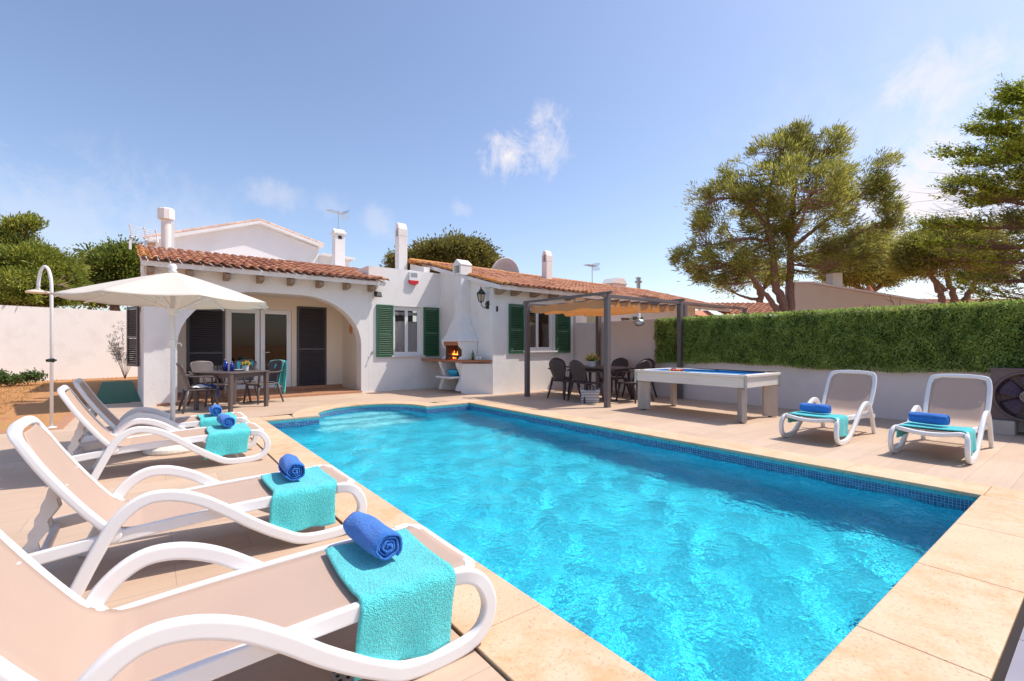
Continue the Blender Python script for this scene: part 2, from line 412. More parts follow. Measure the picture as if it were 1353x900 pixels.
def unit(a): return a/np.maximum(1e-9, np.linalg.norm(a, axis=1, keepdims=True))
def leaf_quads(P, D, L, Wd, up=None):
    """diamond leaf at each P along D"""
    n = len(P); D = unit(D)
    rnd = RNG.normal(size=(n, 3)); S = unit(np.cross(D, rnd)); L = np.asarray(L).reshape(-1, 1)*np.ones((n, 1)); Wd = np.asarray(Wd).reshape(-1, 1)*np.ones((n, 1))
    N = np.cross(D, S)
    V = np.stack([P, P + D*L*.5 + S*Wd*.5 + N*L*.04, P + D*L, P + D*L*.5 - S*Wd*.5 + N*L*.04], 1).reshape(-1, 3)
    return V, np.arange(n*4).reshape(-1, 4)

def cr(pts, n=8, closed=False):
    """Catmull-Rom resample"""
    pts = [Vector(p) for p in pts]; k = len(pts); out = []
    rng = range(k) if closed else range(k-1)
    for i in rng:
        g = (lambda j: pts[j % k]) if closed else (lambda j: pts[max(0, min(k-1, j))])
        p0, p1, p2, p3 = g(i-1), g(i), g(i+1), g(i+2)
        for j in range(n):
            t = j/n
            out.append(.5*((2*p1) + (p2-p0)*t + (2*p0-5*p1+4*p2-p3)*t*t + (3*p1-p0-3*p2+p3)*t**3))
    if not closed: out.append(pts[-1])
    return out
def rrect(w, h, r=.012, n=3):
    o = []
    for cx, cy, a0 in ((w/2-r, h/2-r, 0), (-w/2+r, h/2-r, 90), (-w/2+r, -h/2+r, 180), (w/2-r, -h/2+r, 270)):
        for i in range(n+1):
            a = R(a0+90*i/n); p = (cx+r*math.cos(a), cy+r*math.sin(a)); e = min(r*.35, .004)
            q = (math.sin(a)*e, -math.cos(a)*e) if i == 0 else (-math.sin(a)*e, math.cos(a)*e)
            if i == 0: o.append((p[0]+q[0], p[1]+q[1]))
            o.append(p)
            if i == n: o.append((p[0]+q[0], p[1]+q[1]))
    return o
def copy_tree(o, parent=None):
    c = o.copy(); COL.objects.link(c); c.parent = parent
    for ch in list(o.children): copy_tree(ch, c)
    return c
def place(o, x, y, z=0, rz=0, F=I4):
    m = F @ Matrix.Translation((x, y, z)) @ Matrix.Rotation(rz, 4, 'Z'); o.matrix_world = m; W[o] = m.copy(); return o
def wall_grid(mb, x0, x1, z0, z1, y0, y1, holes, axis='y'):
    """wall slab with rectangular holes; holes = [(xa, xb, za, zb)]"""
    xs = sorted({x0, x1, *[h[0] for h in holes], *[h[1] for h in holes]}); zs = sorted({z0, z1, *[h[2] for h in holes], *[h[3] for h in holes]})
    sol = lambda i, j: 0 <= i < len(xs)-1 and 0 <= j < len(zs)-1 and not any(h[0]-1e-6 <= xs[i] and xs[i+1] <= h[1]+1e-6 and h[2]-1e-6 <= zs[j] and zs[j+1] <= h[3]+1e-6 for h in holes)
    P = (lambda x, y, z: (x, y, z)) if axis == 'y' else (lambda x, y, z: (y, x, z))
    for i in range(len(xs)-1):
        for j in range(len(zs)-1):
            if not sol(i, j): continue
            a, b, c, d = xs[i], xs[i+1], zs[j], zs[j+1]
            mb.add([P(a,y0,c),P(b,y0,c),P(b,y0,d),P(a,y0,d)], [(0,1,2,3)]); mb.add([P(a,y1,c),P(b,y1,c),P(b,y1,d),P(a,y1,d)], [(3,2,1,0)])
            if not sol(i-1, j): mb.add([P(a,y0,c),P(a,y0,d),P(a,y1,d),P(a,y1,c)], [(0,1,2,3)])
            if not sol(i+1, j): mb.add([P(b,y0,c),P(b,y0,d),P(b,y1,d),P(b,y1,c)], [(3,2,1,0)])
            if not sol(i, j-1): mb.add([P(a,y0,c),P(b,y0,c),P(b,y1,c),P(a,y1,c)], [(3,2,1,0)])
            if not sol(i, j+1): mb.add([P(a,y0,d),P(b,y0,d),P(b,y1,d),P(a,y1,d)], [(0,1,2,3)])
    return mb
def hx(x, y, z=0): return HM @ Vector((x, y, z))
# ------------------------------------------------------------------ ground, deck, pool
PX0, PX1, PY0, PY1 = 1.47, 5.47, .71, 8.65
CW = .41
def arc(rx, ry, n=24, a0=180, a1=0):
    return [(3.40+rx*math.cos(R(a0+(a1-a0)*i/n)), PY1+ry*math.sin(R(a0+(a1-a0)*i/n))) for i in range(n+1)]
def pool_poly(e=0.0):
    a = [p for p in arc(1.05+e, 1.08+e) if p[1] >= PY1+e-1e-6]
    return [(PX0-e, PY0-e), (PX0-e, PY1+e)] + a + [(PX1+e, PY1+e), (PX1+e, PY0-e)]
def sheet(name, outer, hole, z, m, kind=None, F=I4, parent=None):
    loops = [[Vector((x, y, 0)) for x, y in outer]] + ([[Vector((x, y, 0)) for x, y in hole]] if hole else [])
    tri = tessellate_polygon(loops); vs = [Vector((p.x, p.y, z)) for l in loops for p in l]
    mb = MB(); mb.add(vs, [tuple(t) for t in tri]); o = mb.build(name, m, parent, F, recalc=False)
    me = o.data
    if sum(p.normal.z for p in me.polygons) < 0: me.flip_normals()
    if kind: o['kind'] = kind
    return o
hole_out = pool_poly(CW+.012)
g_ = 900
hole_g = [(p[0], p[1]) for p in pool_poly(.2)]
sheet('ground', [(-g_, -g_), (g_, -g_), (g_, g_), (-g_, g_)], hole_g, -.035, 'ground', 'structure')
a1 = hx(-.62, 13.15); a2 = hx(.2, 13.15); a0 = hx(-.62, 9.7)
sheet('pool_deck', [(-14, -9), (10.2, -9), (10.2, 15), (a2.x+.3, 15), (a2.x, a2.y), (a1.x, a1.y), (a0.x, 9.62), (-14, 9.62)], hole_out, 0, 'deck', 'structure')
mb = MB(); mb.box(-14, a0.x-.001, 9.622, 9.78, -.1, .012); tag(mb.build('kerb', 'redtile', bevel=.01), kind='structure')
mb = MB(); mb.box(a0.x-.16, a0.x-.003, 9.785, 13.1, -.1, .012); tag(mb.build('kerb', 'redtile', bevel=.01), kind='structure')
sheet('deck_painted_shade', [(1.62, -5), (6.0, -5), (6.0, .27), (1.62, .27)], None, .006, 'shadetile', 'structure')  # sheet over the deck, its grey colour painting shade at the pool's near end
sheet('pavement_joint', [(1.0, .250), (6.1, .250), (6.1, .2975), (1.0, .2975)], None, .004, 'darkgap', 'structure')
# coping
sheet('coping_bed', pool_poly(CW+.03), pool_poly(.0), -.0245, 'grout', 'structure')
mb = MB(); g = .0016
def slab(x0, x1, y0, y1): mb.box(x0+g, x1-g, y0+g, y1-g, -.024, .009)
def run(a, b, n, f):
    for i in range(n): f(a+(b-a)*i/n, a+(b-a)*(i+1)/n)
run(PY0, PY1, 8, lambda a, b: slab(PX0-CW, PX0+.015, a, b))
run(PY0, PY1, 8, lambda a, b: slab(PX1-.015, PX1+CW, a, b))
run(PX0+.015, PX1-.015, 4, lambda a, b: slab(a, b, PY0-CW, PY0+.015))
for x0, x1 in ((PX0-CW, PX0+.015), (PX1-.015, PX1+CW)): slab(x0, x1, PY0-CW, PY0); slab(x0, x1, PY1, PY1+CW)
slab(PX0+.015, 1.94, PY1-.0, PY1+CW); slab(4.86, PX1-.015, PY1-.0, PY1+CW)
ins = arc(1.035, 1.065, 24); ots = arc(1.05+CW, 1.08+CW, 24)
for s0 in range(0, 24, 4):
    A = ins[s0:s0+5]; B = ots[s0:s0+5]; pts = A + B[::-1]
    c = Vector((sum(p[0] for p in pts)/10, sum(p[1] for p in pts)/10)); pts = [tuple(c+(Vector(p)-c)*.996) for p in pts]
    mb.prism(pts, 'z', -.024, .009)
cop = mb.build('pool_coping', 'coping', bevel=.006, seg=3); tag(cop, kind='structure')
# basin
pp = pool_poly(0); n = len(pp); mb = MB()
ZB = -.98
mb.add([(x, y, -.026) for x, y in pp]+[(x, y, ZB) for x, y in pp], [(i, (i+1) % n, (i+1) % n+n, i+n) for i in range(n)])
tri = tessellate_polygon([[Vector((x, y, 0)) for x, y in pp]]); mb.add([(x, y, ZB) for x, y in pp], [tuple(t) for t in tri])
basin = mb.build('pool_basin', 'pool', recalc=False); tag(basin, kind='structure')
basin.data.flip_normals() if basin.data.polygons[-1].normal.z < 0 else None
mb = MB()
for k, (yb, z, bul) in enumerate(((9.34, -.33, .10), (9.02, -.58, .14), (8.70, -.83, .20), (8.42, -1.08, .22))):
    pts = []
    top = [p for p in arc(1.045, 1.075, 40) if p[1] > yb] or []
    if yb < PY1: top = [(2.355, yb)] + arc(1.045, 1.075, 40) + [(4.445, yb)]
    l, r = top[0], top[-1]
    fr = [(r[0]+(l[0]-r[0])*i/12, yb - bul*math.sin(math.pi*i/12)) for i in range(1, 12)]
    mb.prism(top+fr, 'z', ZB-.01, z - .0005*k)
steps = mb.build('pool_steps', 'poolstep', bevel=.01); tag(steps, kind='structure')
# water surface with real waves
WZ = -.135
st = .017
nx = int((PX1-PX0+.02)/st)+1; ny = int((PY1+1.1-PY0+.02)/st)+1
xs = PX0-.01 + st*np.arange(nx+1); ys = PY0-.01 + st*np.arange(ny+1)
X, Y = np.meshgrid(xs, ys, indexing='ij')
Z = np.zeros_like(X); r_ = np.random.default_rng(3)
for k in range(60):
    lam = .11*(.9/.11)**(r_.random()**1.25); th = r_.random()*2*math.pi; kk = 2*math.pi/lam
    Z += (.0034*lam**1.5) * np.sin(kk*(X*math.cos(th)+Y*math.sin(th)) + .9*np.sin(1.7*X+.9*Y+k) + .7*np.sin(2.3*Y-1.1*X+2*k) + r_.random()*6.28)
V = np.stack([X, Y, WZ+Z], -1).reshape(-1, 3)
ins_ = ((X < PX1+.012) & (Y < PY1+.012)) | ((((X-3.40)/1.065)**2 + ((Y-PY1)/1.095)**2) < 1)
cell = (ins_[:-1, :-1] & ins_[1:, :-1] & ins_[1:, 1:] & ins_[:-1, 1:])
I, J = np.nonzero(cell); q = lambda i, j: i*(ny+1)+j
Fq = np.stack([q(I, J), q(I+1, J), q(I+1, J+1), q(I, J+1)], 1)
water = np_mesh('pool_water', V, Fq, 'water', base=(3.4, 4.6, WZ), smooth=True); tag(water, kind='structure')
try:
    water.cycles.is_caustics_caster = True; basin.cycles.is_caustics_receiver = True; steps.cycles.is_caustics_receiver = True
except Exception as e: print('caustics', e)
# dry grass blades on the lawn
nb = 26000
P = np.stack([RNG.uniform(-9, -.3, nb), RNG.uniform(9.85, 24, nb), np.full(nb, -.035)], 1)
keep = [not (-1.6 < p[0]+.0436*p[1] < 3 and p[1] < 23) for p in P]; P = P[np.array(keep)]; nb = len(P)
V, Fq = leaf_quads(P, np.stack([RNG.normal(0, .5, nb), RNG.normal(0, .5, nb), np.full(nb, .7)], 1), RNG.uniform(.03, .07, nb), .010)
tag(np_mesh('lawn_grass', V, Fq, 'grass', base=(-4, 15, 0)), 'short dry reddish grass covering the yard behind the shower', 'grass', kind='stuff')
# green turf mat beside the house
mb = MB(); mb.box(-.40, .385, 13.25, 21.0, -.03, .012)
tag(mb.build('turf_mat', 'mat', F=HM, bevel=.004), 'dark green artificial turf mat on the ground along the side of the house', 'mat')
# floor drain
d = thing('floor_drain', 'small square perforated drain cover set in the deck tiles near the closest lounger', 'drain', (.585, 1.80, 0))
mb = MB().box(-.05, .05, -.05, .05, .001, .005); mb.build('drain_cover', 'wood_grey', d, local=True, bevel=.002)
mb = MB()
for i in range(3):
    for j in range(3): mb.lathe([(.008, .0055), (.008, .0065)], (-.03+.03*i, -.03+.03*j, 0), 8)
mb.build('drain_hole', 'black', d, local=True)

# ------------------------------------------------------------------ roof tiles
def tiles(mb, x0, x1, ya, za, yb, zb, period=.185, row=.33, h=.048, side=1, skip=None):
    """rows of barrel tiles from the eave (ya, za) to the ridge (yb, zb)"""
    L = math.hypot(yb-ya, zb-za); nr = max(1, round(L/row)); nc = max(1, round((x1-x0)/period)); pr = (x1-x0)/nc
    prof = [(0, 0), (.10, -.10), (.22, .05), (.30, .55), (.42, .92), (.55, 1.0), (.68, .92), (.80, .55), (.88, .05), (1, 0)]
    ny_ = Vector((0, -(zb-za), (yb-ya))).normalized()
    if ny_.z < 0: ny_ = -ny_
    if mb.uv is None: mb.uv = []
    for r in range(nr):
        for c in range(nc):
            jl = RNG.normal(0, .004); jt = RNG.normal(0, .006); jx = RNG.normal(0, .004); b = len(mb.v); vs = []
            for e, (t, lift) in enumerate(((r/nr - .012 + jt/L*2, .022+jl), ((r+1)/nr+.02, .0))):
                for fx, fz in prof:
                    w = 1.0 if e == 0 else .86
                    p = Vector((x0+pr*(c+.5+(fx-.5)*w)+jx, ya+(yb-ya)*t, za+(zb-za)*t)) + ny_*(fz*h+lift)
                    vs.append(p); mb.uv.append((c+.02+.96*fx, r+.02+.9*e))
            k = len(prof); mb.add(vs, [(i, i+1, i+1+k, i+k) for i in range(k-1)])
    return mb

# ------------------------------------------------------------------ the villa
villa = thing('villa', 'white single storey villa with terracotta tiled roofs, arched porch and green shutters behind the pool', 'house', (5, 12, 0), 0, F=HM)
mb = MB()
# porch front with its arch
def arch_pts(xa, xb, ztop, rx, rz, n=10):
    l = [(xa, 0)] + [(xa+rx-rx*math.cos(R(90*i/n)), ztop-rz+rz*math.sin(R(90*i/n))) for i in range(n+1)]
    r = [(xb-rx+rx*math.sin(R(90*i/n)), ztop-rz+rz*math.cos(R(90*i/n))) for i in range(n+1)] + [(xb, 0)]
    return l+r
mb.prism([(.40, -.05), (.40, 2.88), (5.1, 2.88), (5.1, -.05)] + [(x, max(z, -.05) if z else -.05) for x, z in reversed(arch_pts(.95, 4.90, 2.465, 1.5, 1.22))], 'y', 12.0, 12.32)
mb.build('porch_wall', 'plaster', villa, HM)
mb = MB()
wall_grid(mb, .4, 5.1, -.05, 2.9, 13.42, 13.6, [(1.24, 2.03, .06, 2.13), (2.06, 3.56, .06, 2.17), (3.69, 4.48, .06, 2.3)])
mb.build('porch_back_wall', 'cream', villa, HM)
mb = MB()
wall_grid(mb, 12.322, 15.8, -.05, 2.85, .40, .6, [(13.7, 14.8, .75, 2.15)], 'x')      # side wall on the left
mb.prism([(12.0, 2.85), (13.7, 2.85), (13.7, 3.36), (11.9, 2.87)], 'x', .41, .55)
mb.build('side_wall', 'plaster', villa, HM)
MB().box(4.92, 5.098, 12.322, 13.42, -.05, 2.86).build('porch_side_wall', 'cream', villa, HM)
MB().box(.6, 5.1, 12.322, 13.42, 2.5, 2.6).build('porch_ceiling', 'plaster', villa, HM)
MB().box(.62, 4.92, 11.98, 13.42, -.05, .055).build('porch_floor', 'redtile', villa, HM, bevel=.01)
MB().box(.62, 4.918, 13.39, 13.42, .055, .14).build('skirting', 'redtile', villa, HM)
# window wall and the flat roofed block above it
mb = MB(); wall_grid(mb, 5.102, 7.3, -.05, 3.36, 12.0, 12.25, [(5.79, 6.70, .95, 2.33)]); mb.build('window_wall', 'plaster', villa, HM)
MB().box(5.102, 5.3, 12.252, 17, 2.6, 3.355).box(5.3, 7.4, 12.3, 17, 3.15, 3.2).build('parapet_wall', 'plaster', villa, HM)
MB().box(.6, 5.098, 13.7, 17, 2.9, 3.0).build('flat_roof', 'plaster2', villa, HM)
# right hand block
mb = MB(); wall_grid(mb, 7.3, 10.30, -.05, 2.715, 9.46, 9.7, [(8.35, 9.52, 1.08, 2.3)])
mb.build('facade_wall', 'plaster', villa, HM)
mb = MB().prism([(9.702, -.05), (12.0, -.05), (12.0, 3.50), (9.702, 2.85)], 'x', 7.3, 7.5); mb.build('flank_wall', 'plaster', villa, HM)
MB().prism([(12.252, 2.6), (13.1, 2.6), (13.1, 3.74), (12.252, 3.55)], 'x', 6.9, 7.1).build('gable_wall', 'plaster', villa, HM)
# upper storey gable behind
mb = MB().prism([(.84, 2.9), (5.4, 2.9), (5.4, 4.66), (3.51, 5.17), (.84, 4.27)], 'y', 17, 17.2); mb.box(5.41, 6.5, 17.0, 17.2, 2.9, 4.40)
mb.build('upper_gable_wall', 'plaster', villa, HM)
mb = MB(); mb.box(.5, .84, 16.99, 17.2, 2.9, 4.1); mb.build('upper_side_wall', 'plaster', villa, HM)
# porch roof
mb = MB(); tiles(mb, .30, 5.45, 11.50, 2.92, 13.7, 3.50); rf = mb.build('porch_roof', 'roof', villa, HM, smooth=False, solid=.012, solid_off=1)
MB().prism([(11.60, 2.80), (11.60, 2.90), (13.7, 3.44), (13.7, 3.34), (12.35, 2.985), (12.35, 2.88), (11.999, 2.88)], 'x', .36, 5.40).build('soffit', 'plaster', rf, HM, bevel=.004)
for x in (.50, 1.15, 1.82, 2.48, 3.13, 3.79, 4.46, 5.12):
    MB().prism([(11.68, 2.79), (11.998, 2.87), (11.998, 2.66), (11.9, 2.66), (11.70, 2.70)], 'x', x-.055, x+.055).build('rafter_end', 'brown', rf, HM, bevel=.006)
# main roof
mb = MB(); tiles(mb, 7.18, 10.36, 8.98, 2.74, 12.9, 3.80); tiles(mb, 6.75, 7.18, 12.26, 3.627, 12.9, 3.80)
rf2 = mb.build('main_roof', 'roof', villa, HM, solid=.012, solid_off=1)
mb = MB(); mb.prism([(9.06, 2.63), (9.06, 2.735), (12.9, 3.77), (12.9, 3.66), (9.705, 2.80), (9.705, 2.72), (9.46, 2.72)], 'x', 7.2, 10.34)
mb.build('soffit', 'plaster', rf2, HM, bevel=.004)
mb = MB()
for i in range(17):
    x = 6.8+i*.215
    if x < 10.3: mb.tube([(x, 12.95, 3.82), (x+.24, 12.95, 3.81)], .085, 10)
mb.build('ridge_tiles', 'roof', rf2, HM)
for x in (7.42, 7.94, 8.63, 9.32, 10.0):
    MB().prism([(9.12, 2.65), (9.457, 2.715), (9.457, 2.54), (9.36, 2.54), (9.14, 2.60)], 'x', x-.06, x+.06).build('rafter_end', 'brown', rf2, HM, bevel=.006)
mb = MB(); tiles(mb, 3.3, 5.6, 17.3, 4.2, 17.31, 4.21) if 0 else None
# gable roof verge
mb = MB(); mb.prism([(.60, 4.17), (3.51, 5.17), (5.5, 4.66), (5.5, 4.74), (3.51, 5.26), (.60, 4.27)], 'y', 16.78, 21.0)
mb.prism([(5.41, 4.40), (6.62, 4.36), (6.62, 4.43), (5.505, 4.47)], 'y', 16.8, 18)
gr = mb.build('gable_roof', 'plaster', villa, HM)
mb = MB()
for i in range(13):
    a = i/13; b = (i+1.1)/13
    mb.tube([(.55+2.96*a, 16.85, 4.28+1.0*a), (.55+2.96*b, 16.85, 4.28+1.0*b)], .06, 8)
for i in range(8):
    a = i/8; b = (i+1.1)/8
    mb.tube([(3.51+1.99*a, 16.85, 5.28-.52*a), (3.51+1.99*b, 16.85, 5.28-.52*b)], .06, 8)
MT['palecap'] = mat('bleached tiles', (.66, .44, .34), .9, .2, 8, .3, 40, island=.12)
mb.build('verge_tiles', 'palecap', gr, HM)

# windows, doors and shutters
def louvre(mb, x0, x1, z0, z1, y, t=.032, pitch=.047, fr=.055, midr=True, thick=.04):
    mb.box(x0, x0+fr, y, y+thick, z0, z1); mb.box(x1-fr, x1, y, y+thick, z0, z1)
    mb.box(x0+fr, x1-fr, y, y+thick, z0, z0+fr*1.2); mb.box(x0+fr, x1-fr, y, y+thick, z1-fr, z1)
    bands = [(z0+fr*1.2, z1-fr)]
    if midr:
        zm = z0+(z1-z0)*.47; mb.box(x0+fr, x1-fr, y, y+thick, zm, zm+fr); bands = [(z0+fr*1.2, zm), (zm+fr, z1-fr)]
    for a, b in bands:
        k = int((b-a)/pitch); 
        for i in range(k):
            zc = a+(i+.5)*(b-a)/k
            mb.add([(x0+fr, y-.006, zc-.026), (x1-fr, y-.006, zc-.026), (x1-fr, y+.034, zc+.012), (x0+fr, y+.034, zc+.012),
                    (x0+fr, y-.004, zc-.034), (x1-fr, y-.004, zc-.034), (x1-fr, y+.036, zc+.004), (x0+fr, y+.036, zc+.004)],
                   [(0,1,2,3),(7,6,5,4),(0,4,5,1),(2,6,7,3),(1,5,6,2),(0,3,7,4)])
    return mb
def shutter(x0, x1, z0, z1, y, m, parent=villa):
    o = louvre(MB(), x0, x1, z0, z1, y).build('shutter', m, parent, HM)
    return o
for a, b, y in ((5.31, 5.785, 11.955), (6.735, 7.24, 11.955)): shutter(a, b, .93, 2.34, y, 'green')
for a, b in ((7.82, 8.33), (9.55, 10.14)): shutter(a, b, 1.03, 2.33, 9.415, 'green')
def window(x0, x1, z0, z1, y, gl, sill=True, name='window', door=False, leaves=2, curtain=False, f=.06, mid=.09):
    mb = MB(); mb.box(x0, x0+f, y, y+.05, z0, z1); mb.box(x1-f, x1, y, y+.05, z0, z1)
    mb.box(x0+f, x1-f, y, y+.05, z1-f, z1); mb.box(x0+f, x1-f, y, y+.05, z0, z0+(.5 if door else f))
    w = mb.build(name, 'whiteframe', villa, HM, bevel=.004)
    xm = (x0+x1)/2
    cuts = [x0+f, x1-f] if leaves == 1 else [x0+f, xm, x1-f]
    zb = z0+(.5 if door else f)
    for i in range(leaves):
        a, b = cuts[i], cuts[i+1]; s = .045
        m2 = MB(); m2.box(a+.001, a+s, y+.006, y+.044, zb+.001, z1-f-.001); m2.box(b-s, b-.001, y+.006, y+.044, zb+.001, z1-f-.001)
        m2.box(a+s, b-s, y+.006, y+.044, zb+.001, zb+s); m2.box(a+s, b-s, y+.006, y+.044, z1-f-s, z1-f-.001); m2.build('sash', 'whiteframe', w, HM, bevel=.003)
        MB().box(a+s-.005, b-s+.005, y+.022, y+.028, zb+s-.005, z1-f-s+.005).build('pane', gl, w, HM)
    if sill: MB().box(x0-.06, x1+.06, y-.16, y-.001, z0-.04, z0+.005).build('sill', 'plaster2', w, HM, bevel=.006)
    return w
w1 = window(5.795, 6.695, .955, 2.325, 12.08, 'glass')
for a, b in ((5.86, 6.20), (6.29, 6.63)):     # net curtains
    mb = MB(); mb.grid(lambda u, v: (a+(b-a)*u, 12.135+.006*math.sin(u*34)+.005*math.sin(u*15+v*2), 1.02+.9*v), 40, 8); mb.build('curtain', 'curtain', w1, HM, smooth=True, solid=.002)
    mb = MB(); mb.grid(lambda u, v: (a+(b-a)*u, 12.14+.006*math.sin(u*30), 2.08+.10*v+.02*abs(math.sin(u*12))*(1-v)), 40, 3); mb.build('valance', 'curtain', w1, HM, smooth=True, solid=.002)
w2 = window(8.355, 9.515, 1.085, 2.295, 9.55, 'glass')
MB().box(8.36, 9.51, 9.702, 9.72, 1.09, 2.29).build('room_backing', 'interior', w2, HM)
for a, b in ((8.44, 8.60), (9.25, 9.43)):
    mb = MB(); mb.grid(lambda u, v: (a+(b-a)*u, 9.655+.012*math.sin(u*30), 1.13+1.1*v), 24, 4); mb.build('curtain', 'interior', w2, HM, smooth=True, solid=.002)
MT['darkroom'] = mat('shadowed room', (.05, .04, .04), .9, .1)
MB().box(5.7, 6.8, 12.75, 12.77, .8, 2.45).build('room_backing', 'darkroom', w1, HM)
# porch doors
d1 = window(2.065, 2.80, .06, 2.165, 13.45, 'glassdark', False, 'door', True, 1)
d2 = window(2.82, 3.555, .06, 2.165, 13.45, 'glassdark', False, 'door', True, 1)
mb = MB(); mb.tube([(2.90, 13.43, 1.06), (2.90, 13.39, 1.06), (3.02, 13.385, 1.06)], .010, 8); mb.build('door_handle', 'steel', d2, HM)
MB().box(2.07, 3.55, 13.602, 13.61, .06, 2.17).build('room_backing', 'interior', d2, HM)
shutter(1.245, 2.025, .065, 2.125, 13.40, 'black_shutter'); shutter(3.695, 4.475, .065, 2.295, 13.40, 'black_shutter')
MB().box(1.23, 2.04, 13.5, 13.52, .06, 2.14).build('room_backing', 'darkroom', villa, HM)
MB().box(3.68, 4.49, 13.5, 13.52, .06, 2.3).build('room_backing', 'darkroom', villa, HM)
# shutters of the side window, one standing ajar
mb = louvre(MB(), 0, .62, .76, 2.14, 0)
M_ = HM @ Matrix.Translation((.375, 13.66, 0)) @ Matrix.Rotation(R(107), 4, 'Z')
mb.build('shutter', 'black_shutter', villa, M_)
MB().box(.41, .43, 13.7, 14.8, .76, 2.14).build('pane', 'glassdark', villa, HM)
MT['rust'] = MT['brown']
# chimneys
def blade(x0, x1, y0, y1, z0, z1, parent, name='chimney', flare=.0):
    xm, ym = (x0+x1)/2, (y0+y1)/2; d = (y1-y0)
    mb = MB(); zc = z1-.42
    mb.box(x0, x1, y0, y1, z0, zc)
    mb.prism([(y0, zc+.002), (y0, z1-.20), (y0+d*.25, z1-.05), (ym, z1), (y1-d*.25, z1-.05), (y1, z1-.20), (y1, zc+.002), (y1-d*.22, zc+.002), (y1-d*.22, z1-.22), (ym, z1-.13), (y0+d*.22, z1-.22), (y0+d*.22, zc+.002)], 'x', x0, x1)
    o = mb.build(name, 'plaster', parent, HM, bevel=.012, seg=2)
    MB().box(x1-.06, x1-.04, y0+d*.2, y1-d*.2, zc+.003, z1-.16).build('flue_opening', 'darkroom', o, HM)
    return o
blade(6.44, 6.73, 12.95, 13.20, 3.1, 4.95, villa)
# square chimney with its little cap, seen behind
mb = MB(); mb.box(5.62, 5.96, 16.0, 16.30, 3.2, 5.02); mb.box(5.57, 6.01, 15.95, 16.35, 5.021, 5.09); mb.prism([(15.98, 5.091), (16.15, 5.22), (16.32, 5.091)], 'x', 5.6, 5.98)
ch = mb.build('chimney', 'plaster', villa, HM, bevel=.01); MB().box(5.73, 5.85, 15.993, 15.998, 4.86, 4.97).build('flue_opening', 'darkroom', ch, HM)
# round vent pipe
mb = MB().lathe([(.10, 3.1), (.10, 4.30)], (.89, 14, 0), 20); pipe = mb.build('vent_pipe', 'plaster', villa, HM, smooth=False)
MB().lathe([(.11, 4.25), (.17, 4.27), (.17, 4.50), (.15, 4.53), (0.0, 4.53)], (.89, 14, 0), 10).build('vent_cap', 'plaster', pipe, HM)
MB().box(.98, 1.10, 14.6, 14.8, 3.1, 4.35).build('chimney', 'plaster', villa, HM)

# things fixed to the villa
al = thing('alarm_box', 'white alarm siren box with grey grille and red lower edge above the white framed window', 'alarm', (6.40, 11.999, 2.97), 0, F=HM)
MB().prism([(-.14, .10), (.14, .10), (.14, .33), (.11, .36), (-.11, .36), (-.14, .33)], 'y', -.075, 0).build('housing', 'plastic', al, local=True, bevel=.01)
MB().prism([(-.15, .10), (-.13, .02), (-.06, -.01), (.06, -.01), (.13, .02), (.15, .10)], 'y', -.085, 0).build('strobe_cover', 'red', al, local=True, bevel=.008)
MB().box(-.10, .10, -.080, -.076, .20, .31).build('grille', 'metal', al, local=True)
ln = thing('wall_lantern', 'dark green wrought iron wall lantern on the white wall beside the barbecue', 'lantern', (7.298, 9.66, 2.30), 0, F=HM)
mb = MB(); mb.lathe([(.0, 0), (.07, .01), (.07, .02), (0, .03)], (0, 0, 0), 12, Matrix.Rotation(R(-90), 3, 'Y'))
mb.obox((-.012, 0, -.02), (.022, .10, .20)); mb.tube(cr([(-.02, 0, -.06), (-.10, 0, -.10), (-.19, 0, -.05), (-.22, 0, .03)], 6), .011, 8); mb.tube(cr([(-.02, 0, .05), (-.07, 0, .03), (-.09, 0, -.04), (-.06, 0, -.08)], 6), .007, 6)
mb.lathe([(.0, .02), (.03, .03), (.05, .055), (.075, .06)], (-.22, 0, 0), 6)
for i in range(6):
    a = R(60*i); mb.tube([(-.22+.068*math.cos(a), .068*math.sin(a), .06), (-.22+.115*math.cos(a), .115*math.sin(a), .25)], .006, 5)
mb.build('bracket', 'darkmetal', ln, local=True)
MB().lathe([(.064, .06), (.110, .25)], (-.22, 0, 0), 6).build('lantern_glass', 'lampglass', ln, local=True)
MB().lathe([(.13, .25), (.125, .265), (.06, .34), (.045, .35), (.045, .365), (.02, .385), (.015, .41), (.02, .425), (0, .45)], (-.22, 0, 0), 6).build('lantern_roof', 'darkmetal', ln, local=True)
fl = thing('floodlight', 'small black floodlight under the porch eave at the corner of the arch', 'floodlight', (5.30, 11.999, 2.60), 0, F=HM)
MB().obox((0, -.14, .0), (.19, .05, .14), Matrix.Rotation(R(-25), 3, 'X')).build('lamp_housing', 'black', fl, local=True, bevel=.006)
MB().obox((0, -.166, -.010), (.15, .004, .10), Matrix.Rotation(R(-25), 3, 'X')).build('lens', 'lampglass', fl, local=True)
MB().box(-.02, .02, -.13, 0, .02, .05).box(-.04, .04, -.012, 0, -.02, .09).build('bracket', 'black', fl, local=True)
pl = thing('wall_ornament', 'orange ceramic leaf shaped mask hanging inside the porch arch', 'ornament', (4.918, 12.75, 1.55), 0, F=HM)
MB().lathe([(0, 0), (.07, .02), (.11, .10), (.09, .22), (.05, .29), (0, .30)], (0, 0, 0), 8, Matrix.Diagonal((.35, 1, 1))).build('mask', 'orange', pl, local=True, bevel=.01)
hp = thing('house_plaque', 'little grey name plaque on the white wall right of the lantern', 'plaque', (7.43, 9.459, 2.10), 0, F=HM)
MB().box(-.035, .035, -.012, 0, 0, .15).build('plate', 'metal', hp, local=True, bevel=.003)
MB().box(-.028, .028, -.016, -.0125, .01, .14).build('plate_face', 'black', hp, local=True)
